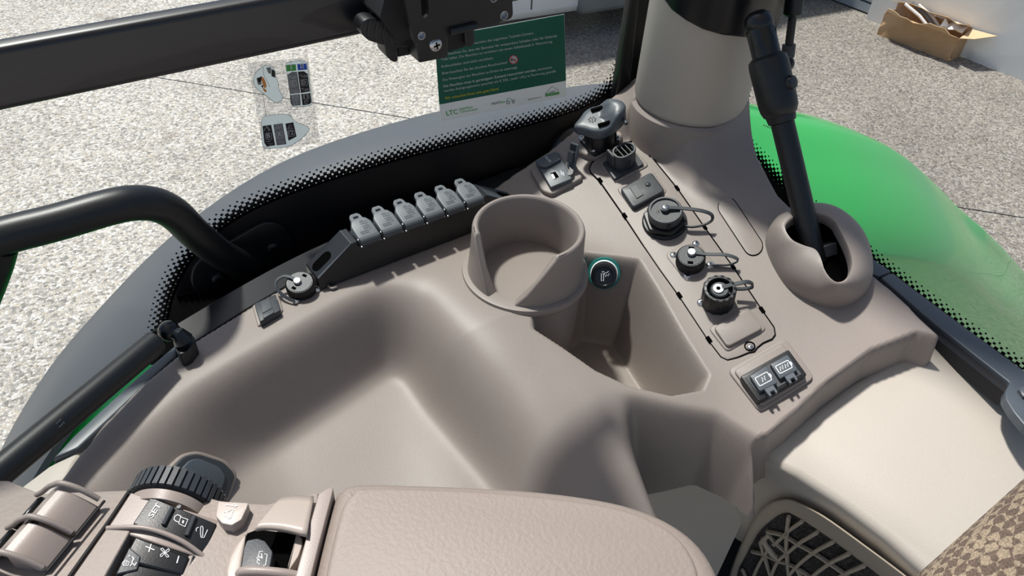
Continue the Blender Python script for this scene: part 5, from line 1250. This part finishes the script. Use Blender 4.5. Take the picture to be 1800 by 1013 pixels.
pr = MB(); flat(pr, SG, [N2(764, 462), N2(806, 455), N2(807, 461), N2(765, 469)], H + .0002); flat(pr, SG, [N2(760, 450), N2(772, 452), N2(774, 466), N2(762, 466)], H + .0002); obj('cigarette_mark', pr, 'black_print', sgn, smooth=False)
# ------------------------------------------------------------------ control diagram decal
D_ = lambda x, y: (420 + x * .1876, 90 + y * .1876)
dc = thing('control_decal', SG(500, 262), 'clear decal with lever diagram and lettered function fields on the side window', 'sticker')
mb = MB(); slab(mb, SG, [D_(80, 110), D_(650, 60), D_(760, 860), D_(230, 930)], .0, .0003, r=1); obj('film', mb, 'clear_film', dc, smooth=False)
def dpoly(name, m, polys, h=.0006):
    mb = MB()
    for p in polys: flat(mb, SG, [D_(*q) for q in p], h)
    return obj(name, mb, m, dc, smooth=False)
def smooth(p, n=4): return [tuple(a) for a in crom(p, n, True)]
leverp = smooth([(150, 215), (225, 145), (260, 135), (325, 155), (345, 240), (370, 300), (372, 350), (408, 430), (390, 470), (330, 475), (225, 395), (145, 320)])
fieldp = round_poly([(433, 110), (560, 85), (640, 100), (688, 495), (660, 515), (500, 525)], 25, 4); lowp = smooth([(225, 620), (320, 598), (450, 592), (540, 665), (640, 705), (652, 750), (560, 840), (450, 898), (250, 908), (215, 820), (208, 720)])
dpoly('pale_field', 'decal_pale', [leverp, fieldp, lowp])
mb = MB()
for p in (leverp, fieldp, lowp): line(mb, SG, [D_(*q) for q in p], .7, .0008, True)
line(mb, SG, [D_(220, 390), D_(258, 612)], .7, .0008); line(mb, SG, [D_(340, 215), D_(436, 205)], .7, .0008); line(mb, SG, [D_(225, 150), D_(232, 220), D_(290, 335)], .7, .0008)
obj('outline', mb, 'grey_print', dc, smooth=False)
dpoly('black_field', 'black_print', [[(552, 192), (610, 188), (645, 215), (665, 378), (580, 392)], [(583, 402), (668, 392), (680, 480), (660, 498), (596, 508)], [(220, 702), (302, 690), (340, 882), (262, 896), (238, 860)], [(435, 680), (510, 666), (540, 800), (465, 840)], [(165, 255), (215, 235), (222, 260), (200, 290), (175, 290)], [(305, 165), (335, 185), (342, 250), (305, 235)], [(205, 325), (228, 318), (228, 350)]], .0008)
dpoly('grey_field', 'grey_print', [[(455, 220), (500, 192), (545, 194), (575, 392), (480, 402)], [(478, 412), (572, 402), (580, 506), (510, 514), (485, 495)], [(322, 688), (410, 676), (446, 872), (354, 884)], [(255, 155), (300, 150), (300, 215), (275, 205)], [(172, 290), (205, 275), (215, 310), (180, 318)]], .0008)
dpoly('green_field', 'green_print', [[(442, 130), (532, 122), (538, 182), (448, 190)]], .0008); dpoly('blue_field', 'blue_print', [[(545, 122), (632, 116), (640, 172), (552, 180)]], .0008)
dpoly('orange_button', 'orange_print', [smooth([(210, 255), (228, 245), (250, 290), (258, 335), (240, 345), (222, 310)], 2), smooth([(222, 350), (245, 352), (260, 375), (245, 385)], 2)], .0009)
pr = MB()
for s_, a, b, bo in (('I', (484, 170), (497, 169), .02), ('II', (577, 162), (608, 160), .02), ('C', (494, 320), (524, 316), .02), ('D', (596, 310), (628, 306), .02), ('10', (506, 446), (546, 441), .01), ('11', (610, 440), (646, 436), .01), ('B', (262, 814), (296, 808), .02), ('A', (364, 800), (400, 794), .02), ('12', (470, 786), (510, 779), .01)):
    letters(pr, SG, s_, D_(*a), D_(*b), .0010, bo)
for c, w, h in (((508, 303), 30, 28), ((612, 293), 30, 28), ((526, 433), 28, 20), ((628, 427), 28, 20), ((278, 798), 30, 28), ((381, 786), 30, 28), ((489, 770), 32, 26)):
    x, y = c; line(pr, SG, [D_(*p) for p in round_poly([(x - w - 2, y - h + 3), (x + w - 5, y - h - 3), (x + w + 2, y + h - 3), (x - w + 5, y + h + 3)], 10, 3)], .7, .0010, True)
for x, y, s_ in ((505, 245, 1), (610, 235, 1), (520, 375, -1), (622, 360, -1)):
    line(pr, SG, [D_(x - 40, y - 10), D_(x - 15, y - 12)], .7, .0010); line(pr, SG, [D_(x - 30, y + 4), D_(x, y + 2)], .7, .0010); line(pr, SG, [D_(*p) for p in ((x, y - 6), (x + 28, y - 8), (x + 30, y + 6), (x, y + 10))], .8, .0010, True)
for pl_ in ([(235, 745), (250, 720), (258, 705), (285, 750), (292, 740), (262, 702)], [(258, 850), (300, 838), (275, 865), (320, 868), (285, 885)], [(345, 740), (352, 700), (368, 692), (365, 725), (350, 742), (395, 702)], [(365, 850), (412, 845), (380, 868), (420, 860)], [(455, 730), (480, 685), (498, 705), (470, 715), (508, 722), (462, 732)], [(512, 470), (545, 462), (548, 490), (520, 500), (512, 470)], [(615, 468), (648, 458), (640, 486), (618, 492), (615, 468)]):
    line(pr, SG, [D_(*p) for p in pl_], .8, .0010)
obj('white_marks', pr, 'film_white', dc, smooth=False)
pr = MB(); [line(pr, SG, [D_(572 + k * 11, 870 - k * 1.7), D_(579 + k * 11, 869 - k * 1.7)], 1.0, .0010) for k in range(7)]; obj('part_number', pr, 'grey_print', dc, smooth=False)
# small marks printed on the rear glass, read from outside
RG = pl_fn((GX - .001, 0, 0), (-1, 0, 0)); pr = MB(); letters(pr, RG, 'oJ', (1399, 192), (1388, 184), 0, .0, upv=(.1, -.95)); line(pr, RG, [(1385, 193), (1396, 197)], .8, 0); line(pr, RG, circ(1389, 204, 6.5, 16), .8, 0, True); letters(pr, RG, 'E3', (1393, 208), (1385, 205), 0, 0, upv=(.1, -.95))
for k in range(5): line(pr, RG, [(1342 + k * 3.4, 220 + k * 1.4), (1344 + k * 3.4, 221 + k * 1.4)], 2.2, 0)
obj('approval_marks', pr, 'grey_print', win2, smooth=False)

# ------------------------------------------------------------------ rear wheel fender outside
fen = thing('rear_fender', (.3, .35, -1.2), 'bright green rear wheel fender with a dark outer flare outside the windows', 'fender')
arch = crom([(-.74, -1.0), (-.66, -.76), (-.564, -.545), (-.455, -.40), (-.345, -.300), (-.221, -.212), (-.076, -.152), (.1, -.132), (.28, -.135), (.48, -.152), (.68, -.20), (.88, -.275), (1.10, -.355), (1.36, -.480), (1.64, -.660), (1.95, -.88), (2.3, -1.12), (2.7, -1.42), (2.9, -1.7)], 5)
def arch_n(i):
    t = unit(np.array(arch[min(i + 1, len(arch) - 1)]) - np.array(arch[max(i - 1, 0)])); return np.array([-t[1], t[0]])
def fsurf(i, y, off): n_ = arch_n(i); a = np.array(arch[i]) + n_ * off; return (a[0], y, a[1])
prof = [(.178, -.30), (.179, -.17), (.185, -.155), (.24, -.095), (.31, -.045), (.37, -.014), (.40, .006), (.43, .012), (.485, .008), (.50, .0), (.505, -.02), (.50, -.06)]
mb = MB(); yo = lambda i, y: y if y < .3 else .3 + (y - .3) * float(np.interp(arch[i][0], [1.6, 1.78, 1.95], [1, 1, .55]))
mb.grid([[fsurf(i, yo(i, y), o) for i in range(len(arch))] for y, o in prof]); obj('fender_shell', mb, 'green_paint', fen, angle=50)
iend = next(i for i, a in enumerate(arch) if a[0] > .60)
mb = MB(); pf = [(.372, -.001), (.374, .008), (.39, .014), (.43, .018), (.49, .015), (.508, .004), (.512, -.02), (.508, -.08), (.50, -.08)]
mb.grid([[fsurf(i, y, o) for i in range(iend)] for y, o in pf]); obj('flare', mb, 'flare_black', fen, angle=50)
wh = thing('tractor_tyre', (.3, .6, GZ), 'large black rear tractor tyre under the fender', 'wheel')
wf = Fr((.3, .2, -1.22), (1, 0, 0), (0, 1, 0)); obj('tyre', MB().lathe(wf, [(.5, .0), (.80, .0), (.90, .03), (.94, .10), (.94, .5), (.90, .58), (.80, .62), (.5, .62)], 64), 'black_matte', wh)
obj('rim', MB().lathe(wf, [(.5, .05), (.48, .55), (.45, .55), (.44, .2), (0, .2)], 48), 'green_paint', wh)
# ------------------------------------------------------------------ parked white van
v0 = PG(905, 88); vx = unit(PG(1097, 56) - PG(905, 88)); VFm = Fr(v0, vx, (0, 0, 1))
van = thing('parked_van', v0, 'white parked vehicle with grey side sill behind the green notice', 'vehicle')
sgn_ = 1.0 if np.dot(VFm.y, CAM_R[:, 2]) > 0 else -1.0
def vb(mb, x0, x1, y0, y1, z0, z1): return mb.box(VFm, x0, x1, min(y0 * sgn_, y1 * sgn_), max(y0 * sgn_, y1 * sgn_), z0, z1)
o = obj('body', vb(MB(), -.6, 3.6, .06, 1.75, .20, 1.0), 'white_paint', van, bevel=.08)
obj('cabin', vb(MB(), -.3, 2.6, .2, 1.6, .95, 1.55), 'white_paint', van, bevel=.15)
obj('side_sill', vb(MB(), .62, 3.55, .0, .2, .20, .42), 'bumper_grey', van, bevel=.05)
obj('door_gap', vb(MB(), .16, .17, .055, .07, .30, .98), 'black_matte', van, smooth=False)
for xx in (.15 - .55, 2.7):
    wf = Fr(VFm(xx, .10 * sgn_, .31), vx, -VFm.y * sgn_); w_ = obj('wheel', MB().lathe(wf, [(.2, -.2), (.31, -.18), (.31, -.0), (.27, .02), (.2, .02)], 32), 'black_matte', van); obj('wheel_rim', MB().lathe(wf, [(.2, -.02), (.18, -.05), (0, -.02)], 24), 'steel', w_)
obj('side_window', vb(MB(), -.1, 2.4, .17, .21, 1.05, 1.45), 'black_gloss', van, smooth=False)
# ------------------------------------------------------------------ carton of rods by the wall
b0 = PG(1542, 60); bx_ = PG(1668, 108) - b0; BL = np.linalg.norm(bx_); BF = Fr(b0, bx_, (0, 0, 1)); ys = 1.0 if BF.y.dot(wa - b0) * 0 + np.dot(BF.y, -WF.z) > 0 else -1.0
bw_ = .19; hh = .21
ct = thing('carton', b0, 'torn open brown cardboard carton lying along the white wall', 'carton')
print('carton', BL, bw_, ys, np.dot(b0 - WF.o, WF.z))
mb = MB()
def crinkle(x0, y0, x1, y1, z0, z1, n=10, amp=.012):
    rows = []
    for j in range(4):
        v = j / 3; rows.append([BF(x0 + (x1 - x0) * i / n, (y0 + (y1 - y0) * i / n + random.uniform(-amp, amp)) * ys, z0 + (z1 - z0) * v + (random.uniform(-amp, amp) if j == 3 else 0)) for i in range(n + 1)])
    mb.grid(rows)
crinkle(0, 0, BL, 0, 0, hh); crinkle(0, bw_, BL, bw_, 0, hh + .05); crinkle(0, 0, 0, bw_, 0, hh, 4); crinkle(BL, 0, BL, bw_, 0, hh, 4)
mb.grid([[BF(0, 0, .01), BF(BL, 0, .01)], [BF(0, bw_ * ys, .01), BF(BL, bw_ * ys, .01)]]); obj('walls', mb, 'cardboard', ct, smooth=False, solid=.004)
mb = MB(); mb.grid([[BF(BL * i / 10, random.uniform(-.005, .005) * ys, hh) for i in range(11)], [BF(.05 + BL * i / 10.5, (-.10 + random.uniform(-.015, .015)) * ys, hh + .05 + random.uniform(-.02, .02)) for i in range(11)]]); obj('front_flap', mb, 'cardboard_light', ct, smooth=False, solid=.004)
mb = MB(); mb.grid([[BF(BL * i / 8, bw_ * ys, hh + .05) for i in range(9)], [BF(BL * i / 8, (bw_ - .14) * ys, hh + .10 + random.uniform(-.02, .02)) for i in range(9)]]); obj('rear_flap', mb, 'cardboard_light', ct, smooth=False, solid=.004)
mb = MB(); mb.grid([[BF(BL, 0, hh), BF(BL, bw_ * ys, hh + .04)], [BF(BL + .12, -.02 * ys, hh + .04), BF(BL + .22, bw_ * .9 * ys, hh + .06)]]); obj('end_flap', mb, 'cardboard_light', ct, smooth=False, solid=.004)
rg = 'rods sticking out of the carton'
for k, (mm, lb) in enumerate((('wrap_white', 'white rod lying nearest the front flap of the carton'), ('bumper_grey', 'dark grey rod lying among white ones in the carton'), ('wrap_white', 'white rod lying nearest the wall inside the carton'))):
    a = BF(.12 + .04 * k, (.05 + .045 * k) * ys, hh + .10 + .015 * (k % 2)); b = BF(BL - .25 + .03 * k, (.05 + .045 * k) * ys, hh - .05)
    tag(obj('packed_rod', MB().tube([a, (a + b) / 2 + np.array([0, 0, .02]), b], .014, 10), mm), lb, 'rod', rg)
mb = MB(); random.seed(3)
mb.grid([[BF(BL - .22 + .05 * i, (.02 + .045 * j) * ys, hh + .03 + random.uniform(-.03, .05)) for i in range(5)] for j in range(4)]); obj('packing_foil', mb, 'wrap_white', label='crumpled white packing film at the carton end', cat='packing film')
